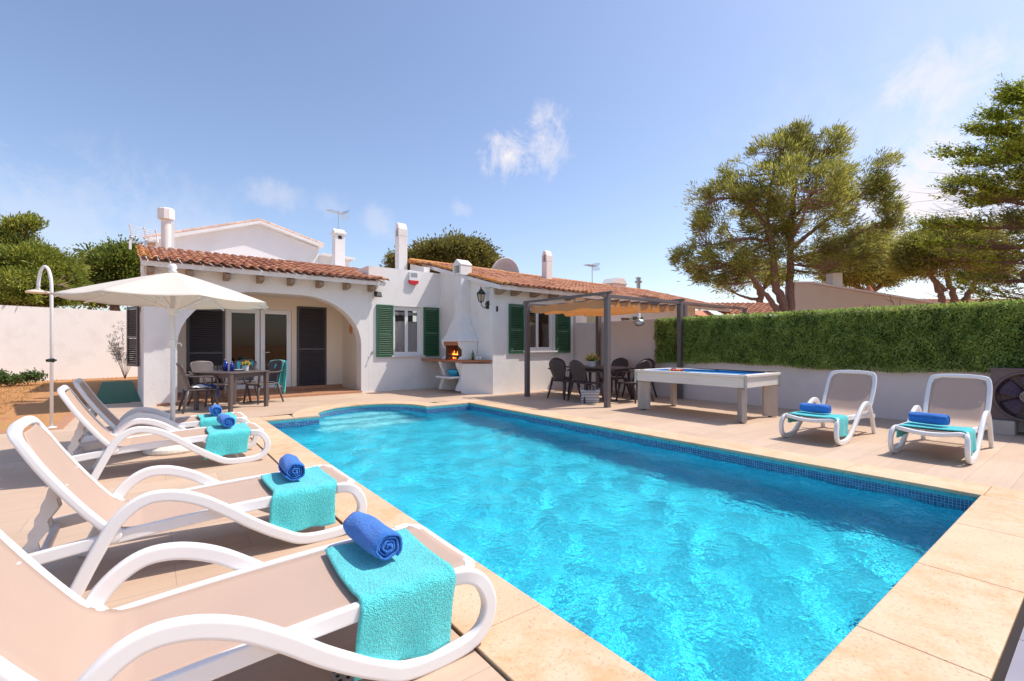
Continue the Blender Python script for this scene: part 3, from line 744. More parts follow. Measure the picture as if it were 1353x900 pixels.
tp = thing('garden_tap', 'small brass tap on the white wall beside the porch arch', 'tap', (5.20, 11.999, 1.0), 0, F=HM)
MB().tube([(0, 0, .05), (0, -.06, .05), (0, -.09, .02), (0, -.09, -.02)], .013, 8).build('spout', 'steel', tp, local=True)
MB().tube([(-.03, -.05, .085), (.03, -.05, .085)], .008, 8).tube([(0, -.05, .05), (0, -.05, .085)], .006, 6).lathe([(.03, .0), (.03, .008)], (0, -.008, .05), 12, Matrix.Rotation(R(90), 3, 'X')).build('tap_handle', 'steel', tp, local=True)
def antenna(x, y, z, h, label, yaw=0, n=9, L=.75, extra=False, s=1.0):
    t = thing('television_antenna', label, 'antenna', (x, y, z), R(yaw), 'television antennas on the roofs', F=HM)
    MB().tube([(0, 0, 0), (0, 0, h)], .016, 8).build('mast', 'steel', t, local=True)
    mb = MB(); mb.box(-L*.35, L*.65, -.01, .01, h-.10, h-.08)
    for i in range(n):
        u = -L*.3+i*L*.95/n; mb.tube([(u, -.16*s, h-.09), (u, .16*s, h-.09)], .008, 6)
    for dz, a in ((.10, 40), (-.10, -40)):
        for k in range(4): mb.tube([(-L*.35+.05*k*0-.02*k, -.18*s, h-.09+dz*(.4+.35*k)), (-L*.35-.02*k, .18*s, h-.09+dz*(.4+.35*k))], .008, 6)
    mb.build('aerial', 'steel', t, local=True); return t
antenna(5.79, 16.15, 5.2, .66, 'thin TV aerial on top of the square white chimney', 200)
antenna(15.2, 12.9, 3.80, .85, 'TV aerial standing on the tiled ridge above the pergola', 185)
t = thing('television_antenna', 'wide white grid TV aerial beside the round vent pipe', 'antenna', (.50, 13.9, 3.3), 0, 'television antennas on the roofs', F=HM)
MB().tube([(0, 0, 0), (0, 0, .52)], .018, 8).build('mast', 'steel', t, local=True)
mb = MB()
for k, x in enumerate((-.30, -.04, .18)): mb.tube(cr([(x, -.05, .72-.03*k), (x+.03, 0, .56-.03*k), (x+.05, -.04, .42-.03*k)], 5), .017, 6)
for k in range(6): mb.tube([(-.30, -.04, .69-.05*k), (.19, -.04, .63-.05*k)], .006, 5)
mb.tube([(-.34, 0, .30), (.15, .0, .38)], .014, 6); mb.obox((-.28, 0, .28), (.05, .05, .26)); mb.obox((.03, 0, .42), (.06, .06, .10))
mb.build('aerial', 'plastic', t, local=True)
t = thing('satellite_dish', 'grey satellite dish behind the tiled ridge of the villa', 'satellite dish', (11.2, 13.9, 3.2), 0, F=HM)
MB().lathe([(0, .12), (.25, .10), (.5, .045), (.72, -.04), (.73, -.03), (.5, .06), (.25, .115), (0, .135)], (0, -.1, .62), 32, Matrix.Rotation(R(-78), 3, 'X')).build('reflector', 'plaster2', t, local=True, smooth=True)
MB().tube([(0, .1, -.2), (0, .05, .6)], .03, 8).build('mast', 'steel', t, local=True)

# ------------------------------------------------------------------ barbecue (masonry, in the corner)
bq = thing('barbecue', 'white masonry barbecue with tall tapering chimney and brick counter in the corner of the villa', 'barbecue', (7.0, 10.6, 0), 0, F=HM)
def S_leg(y0, y1, x=6.62):
    mb = MB(); p = []
    for i in range(13):
        t = i/12; p.append((x+.12*(1-math.cos(t*math.pi*2))*.55 , .06+.74*t))
    return mb.prism([(7.29, .0), (7.29, .80)] + [(q[0], q[1]) for q in reversed(p)], 'y', y0, y1)
S_leg(10.16, 10.28, 6.70).build('support', 'plaster', bq, HM, bevel=.01)
S_leg(10.92, 11.04, 6.66).build('support', 'plaster', bq, HM, bevel=.01)
MB().prism([(7.298, 9.48), (6.80, 10.155), (7.298, 10.155)], 'z', -.02, .775).build('flank', 'plaster', bq, HM, bevel=.01)
MB().prism([(7.297, 9.47), (6.70, 10.10), (6.66, 10.3), (6.66, 11.99), (7.297, 11.99)], 'z', .805, .86).build('counter', 'brick', bq, HM, bevel=.008)
MB().box(6.58, 7.28, 10.285, 10.915, .38, .43).box(6.50, 6.66, 10.25, 10.93, .38, .43).build('shelf', 'plaster', bq, HM, bevel=.01)
# firebox
S = MB(); S.prism([(7.29, .865), (7.29, 1.34), (6.73, 1.34), (6.76, 1.22), (6.86, 1.12), (6.86, .98), (6.75, .90), (6.75, .865)], 'y', 10.12, 10.22)
S.build('cheek_wall', 'plaster', bq, HM, bevel=.006)
S = MB(); S.prism([(7.29, .865), (7.29, 1.34), (6.73, 1.34), (6.76, 1.22), (6.86, 1.12), (6.86, .98), (6.75, .90), (6.75, .865)], 'y', 10.90, 11.0)
S.build('cheek_wall', 'plaster', bq, HM, bevel=.006)
MB().box(7.10, 7.28, 10.225, 10.895, .865, 1.34).box(6.80, 7.10, 10.225, 10.30, .865, 1.34).box(6.80, 7.10, 10.82, 10.895, .865, 1.34).build('firebox', 'soot', bq, HM)
MB().box(6.74, 6.80, 10.225, 10.895, 1.24, 1.34).build('lintel', 'brick', bq, HM)
mb = MB()
for i in range(12): mb.tube([(6.80, 10.32+.045*i, 1.04), (7.08, 10.32+.045*i, 1.04)], .006, 6)
mb.tube([(6.80, 10.30, 1.04), (6.80, 10.82, 1.04)], .008, 6); mb.box(6.78, 6.80, 10.30, 10.82, .93, .99); mb.build('grill', 'darkmetal', bq, HM)
mb = MB(); rr = random.Random(5)
for i in range(16):
    y = 10.34+.45*rr.random(); x = 6.86+.18*rr.random(); h = .08+.16*rr.random()
    mb.lathe([(0, 0), (.025, .03), (.02, h*.5), (.008, h*.85), (0, h)], (x, y, .88), 6)
mb.build('flames', 'flame', bq, HM)
mb = MB()
for i in range(10): a = rr.random()*3; mb.tube([(6.85+.2*rr.random(), 10.32+.45*rr.random(), .885+.03*rr.random()), (6.85+.2*rr.random(), 10.35+.4*rr.random(), .90+.04*rr.random())], .025, 7)
mb.build('charred_logs', 'soot', bq, HM)
# hood and flue
def hood_ring(z, x0, y0, y1): return [(x0, y0, z), (7.298, y0, z), (7.298, y1, z), (x0, y1, z)]
lv = [(1.343, 6.71, 10.08, 10.98), (1.39, 6.71, 10.08, 10.98), (1.43, 6.76, 10.12, 10.95), (1.58, 6.84, 10.26, 10.90), (1.78, 6.90, 10.35, 10.85), (1.95, 6.97, 10.43, 10.80), (2.1, 7.0, 10.46, 10.78), (3.12, 7.0, 10.46, 10.78)]
mb = MB(); vs = [p for l in lv for p in hood_ring(*l)]; k = len(lv)
mb.add(vs, [(i*4+j, i*4+(j+1) % 4, (i+1)*4+(j+1) % 4, (i+1)*4+j) for i in range(k-1) for j in range(4)] + [(3, 2, 1, 0), (4*k-4, 4*k-3, 4*k-2, 4*k-1)])
mb.build('chimney_hood', 'plaster', bq, HM, bevel=.008)
mb = MB(); mb.box(6.97, 7.33, 10.43, 10.50, 3.123, 3.38); mb.box(6.97, 7.33, 10.74, 10.81, 3.123, 3.38); mb.box(7.26, 7.33, 10.502, 10.738, 3.123, 3.38)
mb.prism([(10.42, 3.383), (10.42, 3.42), (10.62, 3.56), (10.82, 3.42), (10.82, 3.383)], 'x', 6.96, 7.34); mb.box(7.0, 7.33, 10.50, 10.74, 3.123, 3.20)
cp = mb.build('chimney_cap', 'plaster', bq, HM, bevel=.006); MB().box(7.15, 7.17, 10.505, 10.735, 3.205, 3.38).build('flue_opening', 'darkroom', cp, HM)
def bottle(x, y, z, h, r, m, label, group=None, F=I4, name='bottle'):
    mb = MB().lathe([(0, 0), (r, .004), (r, h*.58), (r*.75, h*.68), (r*.33, h*.76), (r*.33, h*.93)], (0, 0, 0), 16)
    t = thing(name, label, 'bottle', (x, y, z), 0, group, F)
    mb.build('bottle_body', m, t, local=True, smooth=True)
    MB().lathe([(r*.38, h*.93), (r*.38, h), (0, h)], (0, 0, 0), 12).build('stopper', 'steel', t, local=True); return t
bottle(7.05, 9.98, .861, .27, .036, 'greenbottle', 'olive green bottle standing on the barbecue counter', F=HM)
t = thing('plate_of_glasses', 'small cluster of pale dishes on the right end of the barbecue counter', 'dishes', (7.12, 9.75, .861), 0, F=HM)
MB().lathe([(0, 0), (.07, .003), (.12, .02), (.12, .025), (.06, .01), (0, .01)], (.0, .08, 0), 20).build('plate', 'pot', t, local=True, smooth=True)
for x, y in ((.02, .02), (-.02, .1), (.06, .12)): MB().lathe([(.03, .026), (.04, .10), (.037, .10), (.027, .03), (0, .03)], (x, y, 0), 14).build('cup', 'pot', t, local=True, smooth=True)
mb = MB().box(-.12, .10, -.10, .10, 0, .02); tt = thing('chopping_board', 'small brown board at the outer end of the barbecue counter', 'board', (7.17, 9.60, .861), R(-38), F=HM)
mb.build('board', 'brown', tt, local=True, bevel=.004)
t = thing('blue_bowl', 'bright blue basin lying on the shelf under the barbecue', 'basin', (6.85, 10.55, .431), 0, F=HM)
MT['sky'] = mat('bright blue plastic', (.03, .36, .55), .4, .05)
MB().lathe([(0, 0), (.13, .01), (.19, .12), (.20, .17), (.19, .17), (.12, .025), (0, .02)], (0, 0, 0), 20).build('bowl', 'sky', t, local=True, smooth=True)

# ------------------------------------------------------------------ neighbouring terrace beyond the courtyard wall
nb_ = thing('terraced_house', 'white neighbouring house continuing the tiled roof beyond the courtyard wall', 'house', (14, 11, 0), 0, F=HM)
mb = MB(); wall_grid(mb, 10.42, 17.3, -.05, 2.69, 9.47, 9.7, [(10.9, 11.75, 1.0, 2.2), (12.6, 13.2, 1.0, 2.15)]); mb.build('wall', 'plaster', nb_, HM)
mb = MB(); tiles(mb, 10.40, 19.4, 8.98, 2.72, 12.9, 3.78); r3 = mb.build('roof', 'roof', nb_, HM, solid=.012, solid_off=1)
MB().prism([(9.06, 2.61), (9.06, 2.715), (12.9, 3.75), (12.9, 3.64), (9.705, 2.78), (9.705, 2.70), (9.47, 2.70)], 'x', 10.42, 19.38).build('soffit', 'plaster', r3, HM)
for x in (10.9, 11.6, 12.3, 13.0, 13.7, 14.4): MB().prism([(9.12, 2.63), (9.46, 2.695), (9.46, 2.52), (9.14, 2.58)], 'x', x-.05, x+.05).build('rafter_end', 'brown', r3, HM)
mb = MB()
for i in range(39): x = 10.42+i*.23; mb.tube([(x, 12.95, 3.80), (x+.25, 12.95, 3.79)], .085, 8)
mb.build('ridge_tiles', 'roof', r3, HM)
for a, b in ((10.9, 11.75), (12.6, 13.2)):
    wn_ = MB().box(a, b, 9.60, 9.62, 1.0, 2.2).build('window', 'glassdark', nb_, HM)
louvre(MB(), 13.22, 13.75, 1.0, 2.2, 9.42).build('shutter', 'green', nb_, HM)
blade(11.72, 12.02, 12.05, 12.30, 3.4, 4.66, r3)
mb = MB(); mb.box(16.5, 17.4, 12.8, 13.4, 3.5, 3.95); mb.prism([(16.45, 3.95), (17.45, 3.95), (17.2, 4.2), (16.7, 4.2)], 'y', 12.75, 13.45); mb.build('chimney', 'plaster', r3, HM, bevel=.01)
mb = MB().lathe([(.09, 3.6), (.09, 4.2), (.17, 4.2), (.17, 4.28), (.10, 4.30), (.10, 4.42), (.16, 4.42), (0, 4.5)], (18.9, 13.2, 0), 14); mb.build('vent_pipe', 'metal', r3, HM)
# ------------------------------------------------------------------ sun loungers
LPATH = [(.20, .300), (.10, .292), (.035, .255), (.0, .17), (.035, .075), (.14, .032), (.36, .036), (.50, .10), (.66, .205), (.80, .315), (.93, .40), (1.06, .445), (1.17, .435), (1.27, .35), (1.35, .20), (1.44, .0)]
def lounger():
    t = thing('sun_lounger', 'x', 'sun lounger', group='white sun loungers around the pool')
    for s in (-1, 1):
        path = cr([(.16, s*.278, .304), (.09, s*.298, .300), (.035, s*.314, .262)] + [(u, s*.318, z) for u, z in LPATH[3:]], 7)
        mb = MB(); mb.sweep(path, rrect(.042, .062, .011), (0, 1, 0)); mb.build('arm_rail', 'plastic', t, local=True, smooth=True)
        mb = MB(); mb.sweep(cr([(.09, s*.276, .300), (.35, s*.279, .302), (.8, s*.279, .290), (1.25, s*.277, .262), (1.60, s*.272, .225)], 6), rrect(.032, .062, .008), (0, 1, 0))
        mb.lathe([(0, -.032), (.036, -.028), (.042, -.01), (.042, .012), (.034, .028), (0, .032)], (1.285, s*.280, .278), 14, Matrix.Rotation(R(90), 3, 'X'))
        mb.build('seat_rail', 'plastic', t, local=True, bevel=.004)
    mb = MB(); mb.sweep(cr([(.11, -.30, .305), (.055, -.25, .312), (.03, -.12, .292), (.022, 0, .285), (.03, .12, .292), (.055, .25, .312), (.11, .30, .305)], 7), rrect(.058, .044, .016), (1, 0, .1))
    mb.build('cross_rail', 'plastic', t, local=True, smooth=True)
    for u, z in ((.75, .266), (1.55, .222)): MB().sweep([(u, -.27, z), (u, .27, z)], rrect(.035, .03, .006), (1, 0, 0)).build('cross_rail', 'plastic', t, local=True)
    # backrest: frame and sling
    d = Vector((.37, 0, .565)).normalized(); o = Vector((1.275, 0, .27)); nrm = Vector((-d.z, 0, d.x)); L = .68
    def B(y, l, k=0): return o + d*l + Vector((0, y, 0)) + nrm*k
    cv = lambda l: -.020*math.sin(math.pi*min(1, l/L))
    pts = [(y_, l_*.965) for y_, l_ in [(-.276, -.02), (-.286, .2), (-.288, .45), (-.278, .62), (-.245, .69), (-.12, .712), (0, .715), (.12, .712), (.245, .69), (.278, .62), (.288, .45), (.286, .2), (.276, -.02)]]
    p3 = cr([B(y, l, cv(l)) for y, l in pts], 6)
    mb = MB(); mb.sweep(p3, rrect(.038, .050, .010), tuple(nrm)) ; mb.build('back_frame', 'plastic', t, local=True, smooth=True)
    sp = [Vector((.045, 0, .329)), Vector((.35, 0, .320)), Vector((.75, 0, .308)), Vector((1.05, 0, .295)), Vector((1.19, 0, .288)), Vector((1.262, 0, .305))] + [B(0, l, cv(l)+.012) for l in (.09, .25, .40, .53, .652)]
    spp = cr(sp, 6); ls = [0]
    for i in range(1, len(spp)): ls.append(ls[-1]+(spp[i]-spp[i-1]).length)
    def bs(a, b):
        k = a*(len(spp)-1); i = min(int(k), len(spp)-2); p = spp[i].lerp(spp[i+1], k-i); l = ls[-1]-(ls[i]+(ls[i+1]-ls[i])*(k-i))
        w = .274 if l > .16 else .274*math.sqrt(max(.35, 1-((.16-l)/.2)**2))
        return p + Vector((0, (b-.5)*2*w, -.008*math.sin(math.pi*b)*(1 if k < 24 else .3)))
    mb = MB(); mb.grid(bs, 70, 10); mb.build('sling', 'sling', t, local=True, smooth=True, solid=.003)
    mb = MB()
    for s in (-1, 1):
        y = s*.215; a = Vector((1.60, y, .225)); c = B(y, .36, -.02); ax = (c-a).normalized(); pr = []
        n = Vector((-ax.z, 0, ax.x)); Lp = (c-a).length; N = 10
        for i in range(N+1): pr.append(a+ax*(Lp*i/N)+n*(.024+.012*math.sin(i*2.1)))
        for i in range(N, -1, -1): pr.append(a+ax*(Lp*i/N)-n*(.022+.014*abs(math.sin(i*1.5))))
        mb.prism([(p.x, p.z) for p in pr], 'y', y-.012, y+.012)
    for l in (.3, .7):
        q = Vector((1.60, 0, .225)).lerp(B(0, .36, -.02), l); mb.tube([(q.x, -.215, q.z), (q.x, .215, q.z)], .014, 8)
    mb.build('back_prop', 'resin_rough', t, local=True, bevel=.003)
    return t
def towel_mesh(sgn, hang, t, seed, x0=.14, x1=.53, hang2=0.0):
    r = random.Random(seed); ph = r.random()*6; sk = r.uniform(-.035, .035); hs_ = r.uniform(-.022, .022); fw = r.uniform(.006, .016)
    ys = []
    n1 = 22; n2 = 16
    prof = [(.215, .334)]
    if hang2: prof = [(.262, .334-hang2), (.262, .30), (.255, .325), (.235, .334)]
    prof += [(.1, .331), (-.05, .330), (-.2, .333), (-.262, .336), (-.292, .322), (-.300, .29), (-.300, .22), (-.296, .334-hang)]
    pp = cr([(0, a, b) for a, b in prof], 6)
    def f(a, b):
        k = b*(len(pp)-1); i = min(int(k), len(pp)-2); p = pp[i].lerp(pp[i+1], k-i)
        x = x0+(x1-x0)*a+sk*(b-.3)*2; low = max(0, (.30-p.z)/.25)
        return (x + .006*math.sin(b*9+ph), sgn*(p.y - low*fw*math.sin(a*11+ph)), p.z + .0025*math.sin(a*17+b*7+ph) + low*.012*math.sin(a*3+ph) + low*hs_*(a-.5)*2 + .004*math.exp(-((a)/.04)**2))
    mb = MB(); mb.grid(f, 26, 60); return mb
def roll_mesh(seed, L=.33, r=.074):
    rd = random.Random(seed); ph = rd.random()*6.28; T = 3.8
    def f(a, b):
        th = ph+a*T*2*math.pi; rr = .010+(r-.010)*a; e = abs(b-.5)*2
        rr2 = rr*(1-.10*e**6) ; w = .0025*math.sin(th*5+b*8)
        return (math.cos(th)*(rr2+w), (b-.5)*(L-.035*(1-a)*0)+.006*math.sin(a*9)*(1 if b > .5 else -1)*(e**8), math.sin(th)*(rr2*.92+w))
    mb = MB(); mb.grid(f, 110, 14); return mb
proto = lounger()
spots = [(1.125, 1.945, 180, 'closest white lounger of the left row, its head end cut off by the picture edge'),
         (1.125, 3.45, 180.5, 'second nearest white lounger of the left row, whole backrest in view'),
         (1.00, 6.02, 181, 'white lounger of the left row right in front of the parasol foot'),
         (1.00, 7.12, 180, 'farthest white lounger of the left row, behind the parasol pole'),
         (6.67, 2.47, 0, 'white lounger across the pool standing next to the billiard table'),
         (6.67, 1.30, 0, 'white lounger across the pool standing next to the heat pump')]
twg = 'turquoise towels draped over the loungers'; rlg = 'rolled royal blue towels on the loungers'
names = ['the closest lounger', 'the second lounger of the left row', 'the lounger in front of the parasol foot', 'the farthest lounger of the left row', 'the lounger next to the billiard table', 'the lounger next to the heat pump']
for i, (x, y, a, lab) in enumerate(spots):
    o = proto if i == 0 else copy_tree(proto)
    place(o, x, y, 0, R(a)); o['label'] = lab
    F = Matrix.Translation((x, y, 0)) @ Matrix.Rotation(R(a), 4, 'Z')
    left = i < 4
    tw = towel_mesh(-1 if left else 1, (.27, .25, .24, .20, .24, .24)[i], o, i, .145, .53, 0 if left else .13) if left else towel_mesh(1, .24, o, i, .06, .46, .13)
    w = tw.build('towel', 'turq', None, F, smooth=True, solid=.011, solid_off=1)
    tag(w, 'turquoise towel draped over the foot of '+names[i], 'towel', twg)
    ro = roll_mesh(i)
    rx, ry, ra = [(.36, .07, 4), (.36, .05, -4), (.35, .05, 3), (.34, .05, -3), (.33, .03, 2), (.32, .05, -3)][i]
    ry = -ry if left else ry
    F2 = F @ Matrix.Translation((rx, ry, .415)) @ Matrix.Rotation(R(ra), 4, 'Z')
    w = ro.build('rolled_towel', 'blue', None, F2, smooth=True, solid=.0085, solid_off=-1)
    tag(w, 'rolled royal blue towel lying on '+names[i], 'rolled towel', rlg)

# ------------------------------------------------------------------ parasol
pu = thing('parasol', 'large ecru garden parasol with white pole between the loungers of the left row', 'parasol', (.2, 6.86, 0))
MB().lathe([(.0, 0), (.27, 0), (.28, .02), (.27, .055), (.20, .085), (.06, .10), (.045, .12), (.045, .32), (0, .32)], (0, 0, 0), 32).build('base', 'wood_white', pu, local=True, smooth=False, bevel=.006)
MB().tube([(0, 0, .1), (0, 0, 2.10)], .024, 16).build('pole', 'plastic', pu, local=True, smooth=True)
MB().lathe([(.024, 0), (.036, .01), (.036, .09), (.024, .10)], (0, 0, 1.22), 16).tube([(.03, 0, 1.27), (.075, 0, 1.27), (.085, 0, 1.24)], .008, 6).build('crank', 'plastic', pu, local=True)
ns = 8; Rr = 1.06
def cano(u, v):
    a = u*2*math.pi + R(10); k = (u*ns) % 1.0
    rim = Rr*math.cos(math.pi/ns)/math.cos((k-.5)*2*math.pi/ns); sag = math.sin(math.pi*k)
    r = rim*v; z = 2.115 - .345*v**1.12 - .022*sag*v + .0*(1-v)
    return (r*math.cos(a), r*math.sin(a), z)
mb = MB(); mb.grid(cano, 96, 14)
def flap(u, v):
    p = Vector(cano(u, 1)); return (p.x*(1+.004*v), p.y*(1+.004*v), p.z-.03*v)
cn = mb.build('canopy', 'parasol', pu, local=True, smooth=True, solid=.004)
cn.rotation_euler = (0, R(.5), 0)
mb = MB()
for i in range(ns):
    a = 2*math.pi*i/ns+R(10); mb.tube([(r*math.cos(a), r*math.sin(a), 2.075-.345*(r/Rr)**1.12) for r in (.05, .5, .8, 1.03)], .009, 6)
    mb.tube([(.03*math.cos(a), .03*math.sin(a), 1.62+.04), (.60*math.cos(a), .60*math.sin(a), 2.07-.345*(.60/Rr)**1.12)], .008, 6)
rb = mb.build('ribs', 'plastic', pu, local=True); rb.rotation_euler = (0, R(.5), 0)
MB().lathe([(.03, 2.10), (.05, 2.12), (.03, 2.14), (.045, 2.17), (.03, 2.205), (0, 2.215)], (0, 0, 0), 16).build('finial', 'plastic', pu, local=True, smooth=True)
MB().lathe([(.026, 1.60), (.05, 1.62), (.05, 1.68), (.026, 1.70)], (0, 0, 0), 16).build('runner', 'plastic', pu, local=True)

# ------------------------------------------------------------------ outdoor shower
sh = thing('outdoor_shower', 'tall white outdoor shower with hooked pipe and round head beside the dry lawn', 'shower', (-1.19, 9.80, 0), math.atan2(.609, -.793))
mb = MB(); mb.tube([(0, 0, 0), (0, 0, 2.10)] + [(.10-.10*math.cos(R(a)), 0, 2.10+.33*math.sin(R(a))) for a in range(12, 169, 12)] + [(.20, 0, 2.10)], .021, 12)
mb.lathe([(.06, 0), (.06, .02), (.02, .03)], (0, 0, 0), 16); mb.build('pipe', 'plastic', sh, local=True, smooth=True)
MB().lathe([(0, 2.11), (.02, 2.11), (.03, 2.085), (.13, 2.055), (.14, 2.04), (.13, 2.03), (0, 2.03)][::-1], (.205, 0, 0), 24).build('shower_head', 'cream', sh, local=True)
MB().tube([(0, -.07, 1.02), (0, .07, 1.02)], .014, 8).tube([(-.03, 0, 1.02), (.03, 0, 1.02)], .03, 10).lathe([(.022, 0), (.022, .03)], (0, .07, 1.02), 10, Matrix.Rotation(R(90), 3, 'X')).build('tap', 'darkmetal', sh, local=True)

# ------------------------------------------------------------------ chairs
def armchair(rnd, m, label, group):
    """faces +x"""
    t = thing('armchair', label, 'chair', group=group)
    hs = .43; w = .27
    mb = MB()
    def seat(a, b):
        x = -.22+.47*a; y = (b-.5)*2*(w-.02+.03*a); return (x, y, hs - .018*math.sin(math.pi*a)*math.sin(math.pi*b) + (.0 if a < .9 else -.02*(a-.9)*10))
    mb.grid(seat, 12, 10); mb.build('seat', m, t, local=True, smooth=True, solid=.028)
    mb = MB(); H_ = .45 if not rnd else .48
    def back(a, b):
        k = (b-.5)*2; z = hs+.015+H_*a
        if rnd: wd = (.18+.08*math.sin(min(1, a/.6)*math.pi/2))*math.sqrt(max(.02, 1-max(0, (a-.62)/.38)**2.3))
        else: wd = (.215+.035*a)*(1 if a < .86 else math.sqrt(max(.3, 1-((a-.86)/.14)**2*.35)))
        z += (0 if rnd else .018*(1-k*k)*max(0, a-.7)/.3)
        return (-.225-.14*a**1.2+.045*k*k, k*wd, z)
    mb.grid(back, 18, 12); mb.build('backrest', m, t, local=True, smooth=True, solid=.02)
    for s in (-1, 1):
        for fx, tx in ((.22, .27), (-.20, -.29)):
            mb = MB(); mb.tube([(fx, s*(w-.045), hs-.02), ((fx+tx)/2+.002, s*(w-.03), hs*.5), (tx, s*(w+.015), 0)], [.030, .025, .017], 8); mb.build('leg', m, t, local=True, smooth=True)
        zb = hs+.24; mb = MB()
        mb.sweep(cr([(-.29, s*(w-.02), zb+.03), (-.15, s*(w+.025), zb), (.10, s*(w+.035), zb-.005), (.22, s*(w+.03), zb-.03), (.255, s*(w+.02), zb-.12), (.245, s*(w-.01), hs-.01)], 6), rrect(.05, .024, .01), (0, 1, 0))
        mb.build('armrest', m, t, local=True, smooth=True)
    return t
cg = 'taupe armchairs around the patio table'
c0 = armchair(False, 'brown_resin', 'x', cg)
cz = [(.72, 10.72, 4, 'taupe resin armchair left of the patio table, white and blue cloths on its seat'),
      (.98, 11.62, -62, 'taupe resin armchair behind the patio table, its back against the black shutter'),
      (1.93, 11.42, 200, 'taupe resin armchair right of the patio table with a turquoise towel over its back'),
      (1.58, 12.02, -115, 'taupe resin armchair behind the patio table in front of the glass door')]
for i, (x, y, a, l) in enumerate(cz):
    o = c0 if i == 0 else copy_tree(c0); place(o, x, y, .0 if i < 3 else 0, R(a)); o['label'] = l
def back_towel(x, y, a, label, wdt=.5, hb=.42, hf=.30, m='turq'):
    F = Matrix.Translation((x, y, 0)) @ Matrix.Rotation(R(a), 4, 'Z')
    pr = cr([(-.25, 0, .88-hf), (-.305, 0, .76), (-.335, 0, .86), (-.365, 0, .912), (-.40, 0, .90), (-.41, 0, .80), (-.42, 0, .66), (-.415, 0, .90-hb)], 5)
    def f(a_, b):
        k = b*(len(pr)-1); i = min(int(k), len(pr)-2); p = pr[i].lerp(pr[i+1], k-i); low = max(0, (.84-p.z)/.4)
        y_ = (a_-.5)*wdt*(1-.22*low); kk = (a_-.5)*2
        return (p.x+.045*kk*kk*.8+.020*low*math.sin(a_*19), y_+.02*low*math.sin(a_*9+2), p.z-.02*kk*kk+low*.07*math.sin(a_*5))
    mb = MB(); mb.grid(f, 34, 36); o = mb.build('towel', m, None, F, smooth=True, solid=.010, solid_off=0); tag(o, label, 'towel'); return o
back_towel(*cz[2][:3], 'turquoise towel hanging in folds over the right chair of the patio table', .56, .62, .42)
back_towel(*cz[3][:3], 'teal towel over the chair standing before the glass door, seen above the patio table', .34, .3, .3)
# cloths on the left chair
F = Matrix.Translation((cz[0][0], cz[0][1], 0)) @ Matrix.Rotation(R(4), 4, 'Z')
mb = MB(); mb.grid(lambda a, b: (-.12+.30*a, -.14+.25*b, .442+.045*math.sin(math.pi*a)**.6*math.sin(math.pi*b)**.6+.008*math.sin(a*11+b*7)), 20, 18)
tag(mb.build('folded_cloth', 'whitecloth', None, F, smooth=True, solid=.012, solid_off=1), 'crumpled white cloth on the seat of the left patio chair', 'cloth')
pr = cr([(.06, 0, .50), (.15, 0, .47), (.23, 0, .455), (.275, 0, .43), (.285, 0, .36), (.29, 0, .26)], 5)
def fcl(a, b):
    k = b*(len(pr)-1); i = min(int(k), len(pr)-2); p = pr[i].lerp(pr[i+1], k-i)
    return (p.x+.012*math.sin(a*14), -.17+.30*a*(1-.15*b)+.01*math.sin(b*9), p.z+.05*math.sin(a*8)*b)
mb = MB(); mb.grid(fcl, 20, 24); tag(mb.build('draped_cloth', 'bluecloth', None, F, smooth=True, solid=.008, solid_off=1), 'blue cloth hanging over the seat edge of the left patio chair', 'cloth')

# patio table
pt = thing('patio_table', 'square taupe patio table set for drinks in front of the arched porch', 'table', (1.27, 10.76, 0), R(35.5), F=I4)
MB().box(-.47, .47, -.47, .47, .705, .73).build('tabletop', 'brown_resin', pt, local=True, bevel=.010, seg=3)
MB().box(-.40, .40, -.415, -.395, .63, .704).box(-.40, .40, .395, .415, .63, .704).box(-.415, -.395, -.39, .39, .63, .704).box(.395, .415, -.39, .39, .63, .704).build('apron', 'brown_resin', pt, local=True)
for sx in (-1, 1):
    for sy in (-1, 1): MB().obox((sx*.42, sy*.42, .352), (.078, .078, .703), taper=.8).build('leg', 'brown_resin', pt, local=True, bevel=.006)
bt = 'cobalt blue bottles on the patio table'
bottle(1.17, 10.90, .731, .24, .045, 'bottle', 'wider cobalt blue bottle on the patio table, left of its twin', bt)
bottle(1.27, 10.79, .731, .20, .042, 'bottle', 'shorter cobalt blue bottle on the patio table, next to the flower pot side', bt)
def tumbler(x, y, z, label):
    t = MB().lathe([(0, 0), (.032, 0), (.037, .10), (.034, .10), (.030, .008), (0, .008)], (x, y, z), 16).build('tumbler', 'clearglass', smooth=True); tag(t, label, 'glass', 'clear tumblers on the patio table')
tumbler(1.00, 11.02, .731, 'clear tumbler at the left end of the patio table'); tumbler(1.08, 10.98, .731, 'clear tumbler between the other glass and the blue bottles')
